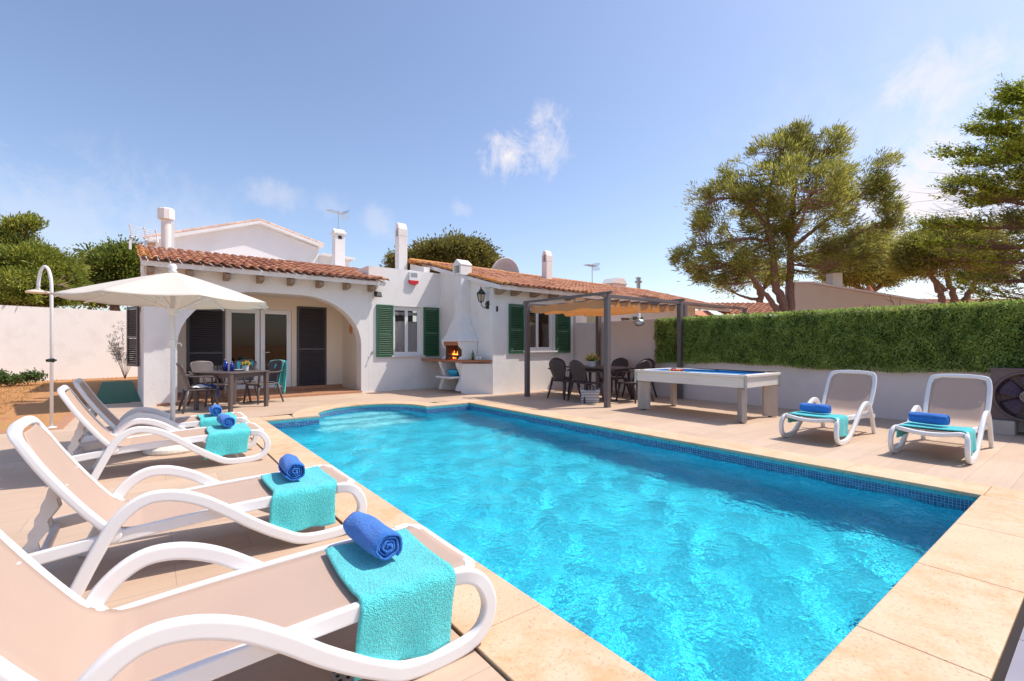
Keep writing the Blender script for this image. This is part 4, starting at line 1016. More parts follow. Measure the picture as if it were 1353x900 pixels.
def potplant(x, y, z, r, h, label, s=1.0):
    t = thing('potted_flowers', label, 'potted plant', (x, y, z))
    MB().lathe([(0, 0), (r*.75, 0), (r, h), (r*1.06, h), (r*1.06, h*.86), (r*.9, h*.95), (0, h*.9)][::1], (0, 0, 0), 20).build('pot', 'pot', t, local=True, smooth=False)
    n = 170; A = RNG.normal(size=(n, 3)); A[:, 2] = np.abs(A[:, 2])*.8+.15; A = unit(A); P = np.array([x, y, z+h*.9]) + A*RNG.uniform(0, r*.9*s, (n, 1)); D = A+RNG.normal(0, .4, (n, 3))
    V, Fq = leaf_quads(P, D, RNG.uniform(.03, .06, n)*s, .022*s); np_mesh('foliage', V, Fq, 'flowerleaf', t)
    n = 150; A = RNG.normal(size=(n, 3)); A[:, 2] = np.abs(A[:, 2])*.9+.3; A = unit(A); P = np.array([x, y, z+h*.95]) + A*RNG.uniform(r*.8*s, r*1.5*s, (n, 1))
    V, Fq = leaf_quads(P, A+RNG.normal(0, .8, (n, 3)), .03*s, .022*s); np_mesh('blossoms', V, Fq, 'petal', t); return t
potplant(1.53, 10.90, .731, .055, .11, 'white pot of small yellow flowers on the patio table', 1.0)
t = thing('serving_plate', 'small white plate on the patio table between bottles and flower pot', 'plate', (1.40, 11.0, .731))
MB().lathe([(0, 0), (.06, 0), (.11, .018), (.11, .023), (.06, .008), (0, .008)], (0, 0, 0), 24).build('plate', 'pot', t, local=True, smooth=True)

# ------------------------------------------------------------------ pergola
pg = thing('pergola', 'grey framed pergola with sand coloured wavy canopy over the dining table', 'pergola', (8.55, 7.55, 0))
X0, X1, Y0, Y1 = 7.25, 9.78, 6.31, 8.84
for x in (X0, X1):
    for y in (Y0, Y1):
        m = MB().box(x-.05, x+.05, y-.05, y+.05, 0, 2.20); m.box(x-.055, x+.055, y-.055, y+.055, 0, .02); m.box(x-.053, x+.053, y-.053, y+.053, 2.17, 2.203)
        m.build('post', 'postgrey', pg, bevel=.004)
for y in (Y0, Y1): MB().box(X0-.12, X1+.42, y-.025, y+.025, 2.205, 2.27).build('beam', 'postgrey', pg, bevel=.003)
for x in (X0, X1): MB().box(x-.025, x+.025, Y0-.12, Y1+.12, 2.272, 2.325).build('beam', 'postgrey', pg, bevel=.003)
NS = 7
for i in range(NS+1):
    x = X0+.07+(X1-X0-.14)*i/NS; MB().tube([(x, Y0+.03, 2.185), (x, Y1-.03, 2.185)], .011, 8).build('crossbar', 'postgrey', pg)
def fab(a, b):
    k = (a*NS) % 1.0 if a < 1 else 0; x = X0+.07+(X1-X0-.14)*a; i = int(a*NS)
    sg = (.145+.03*math.sin(i*2.7))*math.sin(math.pi*k)**.8
    return (x, Y0+.05+(Y1-Y0-.10)*b + .012*math.sin(a*40), 2.175-sg+.014*math.sin(b*9+i)*math.sin(math.pi*k))
mb = MB(); mb.grid(fab, NS*12, 24)
mb.build('canopy', 'canopy', pg, smooth=True, solid=.003)
mb = MB()          # gathered hem hanging at the left side
mb.grid(lambda a, b: (X0+.052+.012*math.sin(b*26+a), Y0+.06+(Y1-Y0-.12)*b, 2.185-(.17+.02*math.sin(b*17))*a), 5, 90); mb.build('valance', 'canopy', pg, smooth=True, solid=.003)
# hanging lantern
hl = thing('hanging_lantern', 'silver oval lantern hanging from the front edge of the pergola canopy', 'lantern', (8.33, 6.36, 1.66))
MB().lathe([(0, -.01), (.05, 0), (.10, .035), (.12, .075), (.10, .12), (.05, .15), (0, .155)], (0, 0, 0), 18).build('lantern_body', 'metal', hl, local=True, smooth=True)
MB().obox((0, 0, .22), (.05, .04, .11)).tube([(0, 0, .15), (0, 0, .17)], .012, 6).tube([(0, 0, .27), (0, 0, .50)], .004, 5).build('hanger', 'plastic', hl, local=True)
# neighbour pergola behind the hedge
npg = thing('neighbour_pergola', 'grey post and beam of a second pergola rising behind the hedge', 'pergola', (10.9, 6.9, 0))
MB().box(10.85, 10.96, 6.85, 6.96, 0, 2.30).build('post', 'postgrey', npg, bevel=.004)
MB().box(10.87, 14.2, 6.88, 6.93, 2.303, 2.37).build('beam', 'postgrey', npg, bevel=.004)
MB().box(14.0, 14.1, 6.86, 6.95, 0, 2.30).build('post', 'postgrey', npg)

# dining table and chairs
dt = thing('dining_table', 'dark oblong garden table under the pergola', 'table', (8.45, 7.6, 0))
def oval(a, b, n=40, p=3.2): return [(a*math.copysign(abs(math.cos(t))**(2/p), math.cos(t)), b*math.copysign(abs(math.sin(t))**(2/p), math.sin(t))) for t in [2*math.pi*i/n for i in range(n)]]
MB().prism(oval(.48, .80), 'z', .705, .735).build('tabletop', 'brown_resin', dt, local=True, bevel=.008)
MB().prism(oval(.40, .72), 'z', .64, .703).build('apron', 'dark_resin', dt, local=True)
for sx in (-1, 1):
    for sy in (-1, 1): MB().tube([(sx*.33, sy*.60, .66), (sx*.38, sy*.66, 0)], [.045, .028], 10).build('leg', 'dark_resin', dt, local=True, smooth=True)
dg = 'dark wicker look armchairs around the dining table'
d0 = armchair(True, 'dark_resin', 'x', dg)
dz = [(7.72, 8.02, 0, 'dark wicker look armchair at the corner of the dining table nearest the villa window'),
      (7.68, 7.30, -6, 'dark wicker look armchair with the striped bag at its feet'),
      (9.28, 7.86, 184, 'dark armchair on the wall side of the dining table, showing behind the front pergola post'),
      (9.30, 7.10, 176, 'dark armchair on the wall side of the dining table, half hidden behind the end chair'),
      (8.38, 8.72, -92, 'dark armchair at the far end of the dining table'),
      (8.50, 6.62, 86, 'dark armchair at the end of the dining table next to the billiard table')]
for i, (x, y, a, l) in enumerate(dz):
    o = d0 if i == 0 else copy_tree(d0); place(o, x, y, 0, R(a)); o['label'] = l
potplant(8.35, 7.75, .736, .10, .13, 'white bowl of yellow green flowers on the dining table', 1.35)
# striped bag
def mk_stripe():
    t = NT('navy striped canvas'); z = t.node('SeparateXYZ'); t.t.links.new(t.co(), z.inputs[0])
    k = t.math('GREATER_THAN', t.math('FRACT', t.math('MULTIPLY', z.outputs[2], 30.0)), .58)
    return t.done(t.principled(t.mix(k, (.72, .70, .68), (.03, .04, .09)), .9))
MT['stripe'] = mk_stripe()
bg = thing('striped_bag', 'white beach bag with navy stripes standing at the feet of a dark chair', 'bag', (7.53, 7.04, 0), R(-38))
mb = MB()
def bagf(a, b):
    th = a*2*math.pi; c, s = math.cos(th), math.sin(th); p = .5
    x = .185*(1+.14*b)*math.copysign(abs(c)**p, c); y = .075*(1+.25*b)*math.copysign(abs(s)**p, s)
    return (x+.006*math.sin(b*8+a*20), y+.01*math.sin(a*25+b*5)*b, .004+.29*b-.035*b*math.cos(th*2)*-1*.6)
mb.grid(bagf, 40, 10); mb.build('bag_body', 'stripe', bg, local=True, smooth=True, solid=.006)
MB().box(-.17, .17, -.065, .065, 0, .01).build('bag_base', 'stripe', bg, local=True)
for s in (-1, 1): MB().tube(cr([(-.08, s*.085, .26), (-.07, s*.06, .36), (0, s*.02, .40), (.07, s*.06, .36), (.08, s*.085, .26)], 5), .008, 6).build('handle', 'darkgap', bg, local=True)

# ------------------------------------------------------------------ billiard table
bl = thing('billiard_table', 'whitewashed wooden outdoor billiard table with blue cloth by the hedge wall', 'billiard table', (8.05, 4.68, 0))
TX0, TX1, TY0, TY1, TZ = 7.42, 8.66, 3.62, 5.78, .775
mb = MB()
w_ = .115
mb.box(TX0, TX1, TY0, TY0+w_, TZ-.045, TZ); mb.box(TX0, TX1, TY1-w_, TY1, TZ-.045, TZ)
mb.box(TX0, TX0+w_, TY0+w_+.001, TY1-w_-.001, TZ-.045, TZ); mb.box(TX1-w_, TX1, TY0+w_+.001, TY1-w_-.001, TZ-.045, TZ)
mb.build('top_rail', 'wood_white', bl, bevel=.008)
mb = MB(); a = .025
mb.box(TX0+a, TX1-a, TY0+a, TY0+a+.03, TZ-.21, TZ-.047); mb.box(TX0+a, TX1-a, TY1-a-.03, TY1-a, TZ-.21, TZ-.047)
mb.box(TX0+a, TX0+a+.03, TY0+a+.031, TY1-a-.031, TZ-.21, TZ-.047); mb.box(TX1-a-.03, TX1-a, TY0+a+.031, TY1-a-.031, TZ-.21, TZ-.047)
mb.box(TX0+.06, TX1-.06, TY0+.06, TY1-.06, TZ-.19, TZ-.08)
mb.build('apron', 'wood_white', bl, bevel=.004)
MB().box(TX0+w_-.01, TX1-w_+.01, TY0+w_-.01, TY1-w_+.01, TZ-.045, TZ-.038).build('cloth', 'blue_cloth', bl)
mb = MB()
for x0, x1, y0, y1 in ((TX0+w_, TX0+w_+.045, TY0+w_+.06, TY1-w_-.06), (TX1-w_-.045, TX1-w_, TY0+w_+.06, TY1-w_-.06), (TX0+w_+.06, TX1-w_-.06, TY0+w_, TY0+w_+.045), (TX0+w_+.06, TX1-w_-.06, TY1-w_-.045, TY1-w_)): mb.box(x0, x1, y0, y1, TZ-.037, TZ-.004)
mb.build('cushion', 'blue_cloth', bl, bevel=.012)
for sx, x in ((1, TX0+.13), (-1, TX1-.13)):
    for sy, y in ((1, TY0+.13), (-1, TY1-.13)):
        m = Matrix.Rotation(math.atan2(sy, sx), 3, 'Z')
        lg = MB().obox((x, y, (TZ-.22)/2+.008), (.23, .075, TZ-.235), m).build('leg', 'wood_grey', bl, bevel=.006)
        MB().obox((x, y, .005), (.06, .05, .010)).build('foot', 'black', lg)
        MB().obox((x-sx*.115, y-sy*.115, TZ-.125), (.035, .035, .245), m).build('corner_cap', 'metal', bl, bevel=.006)
for i, (x, y) in enumerate(((TX0+w_, TY0+w_), (TX1-w_, TY0+w_), (TX0+w_, TY1-w_), (TX1-w_, TY1-w_), (TX0+w_-.01, (TY0+TY1)/2), (TX1-w_+.01, (TY0+TY1)/2))):
    MB().lathe([(.055, 0), (.055, .004), (0, .004)], (x, y, TZ-.002), 16).build('pocket', 'black', bl)
cols = [(.62, .03, .02), (.75, .30, .02), (.65, .10, .02), (.70, .05, .10), (.78, .45, .05), (.5, .02, .02)]
for i, c in enumerate(cols): MT['ball%d' % i] = mat('ball colour', c, .12, .01)
k = 0
nm = ['red', 'orange', 'rust orange', 'crimson', 'amber', 'dark red']
for r in range(5):
    for c in range(r+1):
        q = k % 6; b = MB().sphere((0, 0, 0), .0286, 8); b.v = [v + Vector((7.95+(c-r/2)*.058, 5.08+r*.0502, TZ-.0375+.0286)) for v in b.v]
        o = b.build('billiard_ball', 'ball%d' % q, smooth=True); tag(o, 'billiard ball of the triangle racked on the blue cloth', 'billiard ball', 'billiard balls racked in a triangle'); k += 1
cue = MB(); cue.tube([(8.52, 5.25, TZ+.012), (8.30, 3.74, TZ+.014)], [.006, .014], 10); o = cue.build('billiard_cue', 'black', smooth=True); tag(o, 'black billiard cue lying along the far rail of the billiard table', 'cue')
cue = MB(); cue.tube([(8.60, 5.05, TZ+.010), (8.58, 3.66, TZ+.013)], [.006, .013], 10); o = cue.build('billiard_cue', 'brown', smooth=True); tag(o, 'brown billiard cue on the outer rail next to the black cue', 'cue')

# ------------------------------------------------------------------ heat pump
hpu = thing('heat_pump', 'brown pool heat pump with big round fan, raised on concrete blocks by the hedge wall', 'heat pump', (9.66, .76, 0))
mb = MB(); ya, yb_, za, zb_ = .34, 1.16, .20, .90; yc, zc, rc = .80, .54, .315
# front panel with round opening
n = 40; ring = [(yc+rc*math.cos(2*math.pi*i/n), zc+rc*math.sin(2*math.pi*i/n)) for i in range(n)]
loops = [[Vector((y, z, 0)) for y, z in [(ya, za), (yb_, za), (yb_, zb_), (ya, zb_)]], [Vector((y, z, 0)) for y, z in ring[::-1]]]
tri = tessellate_polygon(loops); pts = [p for l in loops for p in l]
mb.add([(9.49, p.x, p.y) for p in pts], [tuple(t) for t in tri])
mb.add([(9.49, y, z) for y, z in ring]+[(9.56, y, z) for y, z in ring], [(i, (i+1) % n, (i+1) % n+n, i+n) for i in range(n)])
mb.box(9.60, 9.86, ya, yb_, za, zb_); mb.box(9.492, 9.60, ya, ya+.02, za, zb_); mb.box(9.492, 9.60, yb_-.02, yb_, za, zb_); mb.box(9.492, 9.60, ya+.021, yb_-.021, za, za+.02); mb.box(9.492, 9.60, ya+.021, yb_-.021, zb_-.02, zb_)
mb.build('housing', 'unit', hpu, recalc=True)
MB().box(9.47, 9.88, ya-.02, yb_+.02, zb_+.001, zb_+.025).build('lid', 'unit', hpu, bevel=.006)
RX = Matrix.Rotation(R(-90), 3, 'Y')
MB().lathe([(rc+.004, 0), (rc+.03, .0), (rc+.03, .014), (rc+.004, .02), (rc+.004, 0)], (9.489, yc, zc), 48, RX, False).build('fan_ring', 'unit', hpu, smooth=True)
MT['fan'] = mat('dark violet fan plastic', (.085, .05, .085), .35, .1, 6)
for i in range(5):
    a0 = 2*math.pi*i/5+.5
    m2 = MB(); m2.grid(lambda u, v: (9.545+.06*(v-.5), yc+(.07+.225*u)*math.cos(a0+(v-.5)*(1.1-.25*u)), zc+(.07+.225*u)*math.sin(a0+(v-.5)*(1.1-.25*u))), 8, 8); m2.build('fan_blade', 'fan', hpu, smooth=True, solid=.004)
MB().lathe([(.085, 0), (.08, .03), (.0, .035)], (9.53, yc, zc), 24, RX).build('fan_hub', 'wood_grey', hpu)
mb = MB()
for r in (.06, .11, .16, .21, .26, .30):
    mb.tube([(9.487, yc+r*math.cos(2*math.pi*i/36), zc+r*math.sin(2*math.pi*i/36)) for i in range(37)], .0022, 4, cap=False)
for i in range(8): a = math.pi*i/8; mb.tube([(9.485, yc-.32*math.cos(a), zc-.32*math.sin(a)), (9.485, yc+.32*math.cos(a), zc+.32*math.sin(a))], .0025, 4)
mb.build('fan_guard', 'black', hpu)
for i, (y, l) in enumerate(((1.03, 'concrete block under the left end of the heat pump'), (.45, 'concrete block under the right end of the heat pump'))):
    o = MB().box(9.40, 9.80, y-.11, y+.11, 0, .195).build('concrete_block', 'concrete', bevel=.008); tag(o, l, 'block', 'concrete blocks carrying the heat pump')

# ------------------------------------------------------------------ boundary walls and artificial hedge
mb = MB().box(9.92, 10.10, -6, 7.02, -.05, 1.70); mb.box(9.92, 10.10, 7.021, 9.87, -.05, 1.90)
tag(mb.build('courtyard_wall', 'plaster2', bevel=.008), 'low white courtyard wall along the right side of the deck, carrying the green hedge screen', 'wall')
mb = MB().box(-14, 8, 24.25, 24.5, -.05, 2.58); m = Matrix.Rotation(R(0), 4, 'Z')
a = hx(-3.04, 23.22); 
M_ = Matrix.Translation(a) @ Matrix.Rotation(R(2.5)+math.atan2(1.2, 3.37), 4, 'Z')
tag(MB().box(-18, 12, 0, .25, -.1, 2.60).build('boundary_wall', 'plaster', F=M_), 'long plain white wall enclosing the dry lawn behind the shower', 'wall')
hd = thing('hedge_screen', 'long green artificial hedge screen fixed on top of the low white wall', 'hedge', (9.88, 3, .8))
MT['hedgeback'] = mat('hedge backing net', (.012, .03, .008), .95, .2, 5)
MB().box(9.875, 9.916, -2.2, 7.0, .88, 1.82).build('backing', 'hedgeback', hd)
n = 92000
yy = RNG.uniform(-2.2, 7.02, n); zb = .845+.012*np.sin(yy*5)+.03*np.sin(yy*1.3+1); zt = 1.865+.010*np.sin(yy*7)+.012*np.sin(yy*2.1)
zz = zb+(zt-zb)*RNG.random(n)
bul = .045+.030*np.sin(yy*12.6+.8*np.sin(zz*5))+.022*np.sin(zz*17+yy*3)+.02*np.sin(yy*31+zz*11); xx = 9.872-np.clip(bul, .004, .12)*RNG.uniform(.35, 1.05, n)-.004
top = RNG.random(n) < .06; zz[top] = 1.83+RNG.random(top.sum())*.06; xx[top] = RNG.uniform(9.82, 10.0, top.sum())
P = np.stack([xx, yy, zz], 1); D = np.stack([RNG.normal(-.5, .35, n), RNG.normal(0, .45, n), RNG.normal(-.55, .5, n)], 1)
D[top, 2] = np.abs(D[top, 2])+.3
V, Fq = leaf_quads(P, D, RNG.uniform(.03, .058, n), RNG.uniform(.014, .024, n)); np_mesh('foliage', V, Fq, 'hedge', hd)
# ------------------------------------------------------------------ trees
FW = Vector((math.sin(R(37.5)), math.cos(R(37.5)), 0)); RT = Vector((math.cos(R(37.5)), -math.sin(R(37.5)), 0)); FP = 620.7
def at(px, d, py=None):
    l = (px-676.5)/FP; p = FW*d + RT*(l*d); p.z = 0 if py is None else 1.25+(456-py)/FP*d; return p
def ellip(n, c, r, shell=.55):
    A = unit(RNG.normal(size=(n, 3))); k = (shell + (1-shell)*RNG.random((n, 1)))**.6
    return np.array(c) + A*k*np.array(r), A
def crown(t, blobs, d, nclump, nleaf, L, Wd, m, spread=.26, upb=.35, flat=.8, gap=.0, shell=.45, twigs=.5, tw_r=.010, limbs=None, outw=1.0, dyk=1.0, name='crown', twm='twig', gscale=.7):
    Cs = []; tot = sum(b[2]*b[3] for b in blobs); axis = []
    for (px, py, rx, ry, *dd) in blobs:
        dz = dd[0] if dd else 0; c = at(px, d+dz, py); r = np.array([rx/FP*d, rx/FP*d*dyk, ry/FP*d]); k = int(nclump*rx*ry/tot)
        P, A = ellip(k, c, r, shell); Cs.append(P); axis += [(c, P)]
    C = np.concatenate(Cs)
    if gap:
        keep = np.array([noise.noise(Vector(p)*gscale+Vector((5, d, 1))) > -gap for p in C]); C = C[keep]
    cen = C.mean(0); out = unit(C-cen+RNG.normal(0, .3, C.shape)); out[:, 2] += upb; out = unit(out)
    n = len(C)*nleaf
    Pc = np.repeat(C, nleaf, 0); Oc = np.repeat(out, nleaf, 0)
    off = RNG.normal(size=(n, 3))*spread*np.array([1, 1, flat])*np.repeat(RNG.uniform(.55, 1.25, (len(C), 1)), nleaf, 0)*.55
    P = Pc+off; D = unit(off)*.7+Oc*outw+RNG.normal(0, .35, (n, 3))
    V, Fq = leaf_quads(P, D, RNG.uniform(.6, 1.3, n)*L, Wd); np_mesh(name, V, Fq, m, t)
    return C
def branches(t, trunks, C, frac, m='bark', tm='twig', r0=.018, bend=.25, seed=1, nseg=7):
    """trunks: list of (points, radii); twigs join clump centres to the nearest limb"""
    rd = random.Random(seed); nodes = []
    mb = MB()
    for pts, r in trunks:
        pp = cr(pts, nseg); rr = [r[0]+(r[1]-r[0])*i/(len(pp)-1) for i in range(len(pp))]
        pp = [p+Vector((rd.gauss(0, 1), rd.gauss(0, 1), rd.gauss(0, 1)))*rr[i]*.18 for i, p in enumerate(pp)]
        mb.tube(pp, rr, 9); nodes += pp[len(pp)//3:]
    mb.build('trunk', m, t, smooth=True)
    N = np.array([tuple(p) for p in nodes]); mb = MB()
    idx = [i for i in range(len(C)) if rd.random() < frac]
    for i in idx:
        c = C[i]; w = np.linalg.norm((N-c)*np.array([1, 1, 1.5]), axis=1) + np.where(N[:, 2] > c[2]+.1, .9, 0); j = int(np.argmin(w)); a = nodes[j]; b = Vector(c); L_ = (b-a).length
        if L_ < .05: continue
        mid = a.lerp(b, .5)+Vector((rd.gauss(0, .07), rd.gauss(0, .07), -.10*bend*4))*L_
        pts = [a, a.lerp(mid, .5)+Vector((rd.gauss(0, .03), rd.gauss(0, .03), 0))*L_, mid, mid.lerp(b, .55)+Vector((0, 0, rd.gauss(0, .03)))*L_, b]
        mb.tube(pts, r0*min(1.6, .5+L_*.5), 4, cap=False, r2=.004)
    if idx: mb.build('twigs', tm, t)
def T(name, label, cat, px, d, group=None): 
    p = at(px, d); return thing(name, label, cat, (p.x, p.y, 0), 0, group)

tg = 'pine trees beyond the walls'
# large pine
d = 16.0; t = T('pine_tree', 'large olive green pine with forked trunk rising behind the hedge, biggest tree in view', 'tree', 1035, d, tg)
bl_ = [(938, 268, 34, 26, .5), (930, 312, 34, 26, 0), (952, 348, 42, 26, -.5), (985, 240, 36, 34, 0), (1000, 300, 52, 40, .8), (1035, 202, 46, 34, .4), (1085, 192, 30, 30, 0), (1060, 250, 62, 40, -.8), (1022, 345, 48, 22, 0), (1085, 300, 58, 34, .4), (1130, 250, 36, 34, .3), (1166, 232, 28, 30, -.2), (1172, 282, 24, 24, 0), (1115, 335, 40, 20, 0), (1055, 172, 22, 16, 0), (905, 342, 14, 14, 0)]
C = crown(t, [(b[0], b[1]+(8 if b[1] < 215 else 3), b[2], b[3], b[4]) for b in bl_], d, 1650, 62, .17, .029, 'pine', spread=.2, upb=.75, gap=.06, shell=.3, gscale=1.1)
def P_(px, py, dd=0): return at(px, d+dd, py)
tr = [([P_(1040, 440), P_(1037, 410), P_(1026, 378), P_(1022, 340), P_(1014, 300)], (.17, .09)),
      ([P_(1040, 440, .1), P_(1045, 400, .1), P_(1044, 350, .2), P_(1046, 300, .2), P_(1050, 240, .1)], (.15, .07)),
      ([P_(1038, 430, -.1), P_(1024, 405, -.2), P_(1008, 385, -.4), P_(992, 365, -.6), P_(965, 350, -.8)], (.11, .04)),
      ([P_(1014, 300), P_(990, 270), P_(960, 262), P_(935, 268)], (.07, .025)), ([P_(1018, 320), P_(985, 315), P_(950, 322), P_(918, 325)], (.06, .02)),
      ([P_(1014, 300), P_(1018, 250), P_(1030, 205), P_(1050, 175)], (.07, .02)), ([P_(1048, 290), P_(1075, 250), P_(1085, 205)], (.06, .02)),
      ([P_(1045, 330), P_(1080, 300), P_(1125, 265), P_(1165, 240)], (.075, .02)), ([P_(1044, 345), P_(1085, 330), P_(1130, 310), P_(1172, 290)], (.06, .02)),
      ([P_(1044, 320, .3), P_(1030, 280, 1.2), P_(1020, 250, 1.8)], (.06, .02)), ([P_(1044, 320, 0), P_(1060, 290, -1.2), P_(1070, 255, -1.8)], (.06, .02))]
branches(t, tr, C, .8, r0=.019)
# pine left of it, far
d = 26.0; t = T('pine_tree', 'small far pine with bare lower stem seen left of the big pine trunk', 'tree', 1004, d, tg)
C = crown(t, [(975, 372, 30, 9), (1000, 358, 26, 14), (1022, 366, 16, 10)], d, 260, 40, .22, .05, 'pine', spread=.5, gap=.1)
branches(t, [([at(1005, d, 430), at(1004, d, 400), at(1003, d, 385), at(994, d, 368)], (.22, .1)), ([at(1003, d, 392), at(1012, d, 375), at(1016, d, 362)], (.12, .06)), ([at(1003, d, 396), at(985, d, 393), at(968, d, 386)], (.10, .04))], C, .5, r0=.03, seed=3)
# pines between
d = 23.0; t = T('pine_tree', 'rounded pine right behind the beige wall chimney', 'tree', 1150, d, tg)
C = crown(t, [(1105, 338, 32, 22), (1140, 325, 34, 26), (1168, 345, 24, 22), (1125, 360, 34, 16), (1172, 365, 18, 9)], d, 800, 56, .19, .038, 'pine', spread=.42, gap=.14, shell=.3)
branches(t, [([at(1152, d, 430), at(1152, d, 392), at(1145, d, 360), at(1135, d, 335)], (.24, .08)), ([at(1152, d, 388), at(1168, d, 372), at(1180, d, 360)], (.12, .05)), ([at(1150, d, 392), at(1130, d, 378), at(1112, d, 366)], (.13, .05))], C, .5, r0=.026, seed=4)
d = 18.0; t = T('pine_tree', 'low spreading pine with several curved bare stems above the right part of the hedge', 'tree', 1250, d, tg)
C = crown(t, [(1212, 330, 24, 18), (1245, 322, 34, 24), (1288, 325, 34, 26), (1305, 350, 26, 18), (1255, 348, 44, 13), (1207, 352, 22, 10), (1330, 345, 22, 20)], d, 900, 60, .17, .034, 'pine', spread=.36, gap=.12, shell=.3)
branches(t, [([at(1247, d, 430), at(1245, d, 398), at(1238, d, 378), at(1225, d, 355)], (.15, .06)), ([at(1256, d, 430), at(1260, d, 395), at(1252, d, 368), at(1250, d, 340)], (.14, .06)), ([at(1258, d, 420), at(1278, d, 392), at(1290, d, 370), at(1292, d, 340)], (.13, .05)), ([at(1250, d, 385), at(1232, d, 366), at(1210, d, 352)], (.08, .03))], C, .55, r0=.022, seed=5)
# cypress at the right edge
d = 12.0; t = T('cypress_tree', 'big bright green cypress with layered sprays cut off by the right picture edge', 'tree', 1385, d, 'trees beyond the walls')
b0 = at(1385, d); rd = random.Random(9); mb = MB(); tw = MB(); cl = []; tips = []
top = 8.0
for s_, (dx, dy) in enumerate(((0, 0), (.25, .3), (-.3, .1))): mb.tube([(b0.x+dx*.2, b0.y+dy*.2, 0), (b0.x+dx*.5, b0.y+dy*.5, 2), (b0.x+dx, b0.y+dy, 4.5), (b0.x+dx*1.2, b0.y+dy*1.2, top-.6*s_)], [.22, .2, .12, .03], 9)
SL = -RT
for i in range(95):
    z = 1.9+(top-1.9)*(i/95)**.92; z = round(z/.46)*.46+rd.uniform(-.05, .05); a = rd.random()*2*math.pi
    prof = 1.6+1.0*math.sin(max(0, min(1, (z-2.2)/3.0))*math.pi/2) if z < 5.4 else 2.6*(1-((z-5.4)/(top+.3-5.4))**1.3*.86)
    L_ = prof*rd.uniform(.68, 1.02); dr = Vector((math.cos(a), math.sin(a), 0))
    lift = rd.uniform(.02, .30); s0 = Vector((b0.x, b0.y, z-.35))
    pts = [s0 + dr*(L_*u) + Vector((0, 0, lift*L_*u*u*.6 + .10*L_*u)) for u in (0, .25, .5, .75, 1)]
    mb.tube(pts, [.035, .028, .02, .012, .004], 5, cap=False)
    pc = cr(pts, 5); side = dr.cross(Vector((0, 0, 1)))
    for k, p in enumerate(pc):
        u = k/(len(pc)-1)
        for q in range(2):
            w = (rd.random()-.5)*1.5*(1.05-u*.75)*min(1, L_/2.4); tp = p+side*w+dr*(abs(w)*.35)+Vector((0, 0, .05+rd.gauss(0, .05)))
            if u > .25: tw.tube([p, p.lerp(tp, .6)+Vector((0, 0, -.03)), tp], .008, 3, cap=False, r2=.003)
            if u > .42 and rd.random() < .62*max(0, min(1, (z-2.2)/1.6)): cl.append((tp, (dr+side*(w*.5)).normalized()))
mb.build('trunk', 'bark', t, smooth=True); 
for i in range(1500):      # bare inner twigs
    z = rd.uniform(1.8, 6.0); a = rd.random()*6.28; r1 = rd.uniform(.2, 1.9); r2 = r1+rd.uniform(.4, 1.0); dz = rd.uniform(-.25, .3)
    p = Vector((b0.x+r1*math.cos(a), b0.y+r1*math.sin(a), z)); q = Vector((b0.x+r2*math.cos(a+.2), b0.y+r2*math.sin(a+.2), z+dz)); tw.tube([p, p.lerp(q, .5)+Vector((rd.gauss(0, .06), rd.gauss(0, .06), -.05)), q], .007, 3, cap=False, r2=.003)
tw.build('twigs', 'twig', t)
C = np.array([tuple(c[0]) for c in cl]); O = np.array([tuple(c[1]) for c in cl]); nf, nl = 5, 16; k = len(C)
Fc = np.repeat(C, nf, 0)+RNG.normal(0, .05, (k*nf, 3)); Fd = np.repeat(O, nf, 0)*.8+RNG.normal(0, .55, (k*nf, 3))*np.array([1, 1, .22])+np.array([0, 0, .26]); Fd = unit(Fd)*RNG.uniform(.22, .50, (k*nf, 1))
tt = np.tile(np.linspace(0, 1, nl), k*nf).reshape(-1, 1); P = np.repeat(Fc, nl, 0)+np.repeat(Fd, nl, 0)*tt+RNG.normal(0, .014, (k*nf*nl, 3)); P[:, 2] += (tt[:, 0]**2)*.05
D = unit(np.repeat(Fd, nl, 0))+RNG.normal(0, .5, P.shape)
V, Fq = leaf_quads(P, D, RNG.uniform(.06, .11, len(P)), .042*(1.15-.6*tt[:, 0])); np_mesh('crown', V, Fq, 'cypress', t)
# left: big juniper like tree over the wall
d = 18.5; t = T('juniper_tree', 'dense green juniper tree overhanging the left end of the long white wall', 'tree', 10, d, 'trees beyond the walls')
C = crown(t, [(8, 350, 42, 30, 0), (-20, 365, 40, 35, -1), (48, 352, 40, 26, 0), (78, 366, 32, 24, .2), (100, 382, 20, 18, .5), (20, 382, 50, 20, -1.3), (60, 390, 30, 12, -1.2), (25, 300, 20, 9, 0), (42, 292, 9, 6, 0), (12, 322, 26, 18, 0)], d, 1500, 60, .15, .045, 'leftpine', spread=.24, upb=.5, gap=.16, shell=.35, flat=.8, gscale=1.1)
branches(t, [([at(5, d, 440), at(8, d, 400), at(15, d, 360), at(25, d, 320), at(35, d, 297)], (.3, .04)), ([at(8, d, 405), at(40, d-.6, 385), at(75, d-1, 378), at(100, d-.8, 385)], (.15, .04)), ([at(8, d, 400), at(-30, d-1, 370), at(-50, d-1, 350)], (.15, .05))], C, .35, r0=.02, seed=6)
n = 260; Pp = np.stack([*(np.array([tuple(at(rd.uniform(-10, 62), d-1.2+rd.uniform(0, .7), rd.uniform(374, 402))) for _ in range(n)]).T)], 1); tb = MB()
for p in Pp:
    p = Vector(p)
    for _ in range(4): tb.tube([p, p+Vector((rd.gauss(0, .18), rd.gauss(0, .18), rd.gauss(-.03, .10))), p+Vector((rd.gauss(0, .35), rd.gauss(0, .35), rd.gauss(-.05, .16)))], .010, 3, cap=False, r2=.004)
tb.build('dead_twigs', 'drytwig', t)
d = 25.0; t = T('broadleaf_tree', 'bushy broadleaf tree between the juniper and the villa roof', 'tree', 155, d, 'trees beyond the walls')
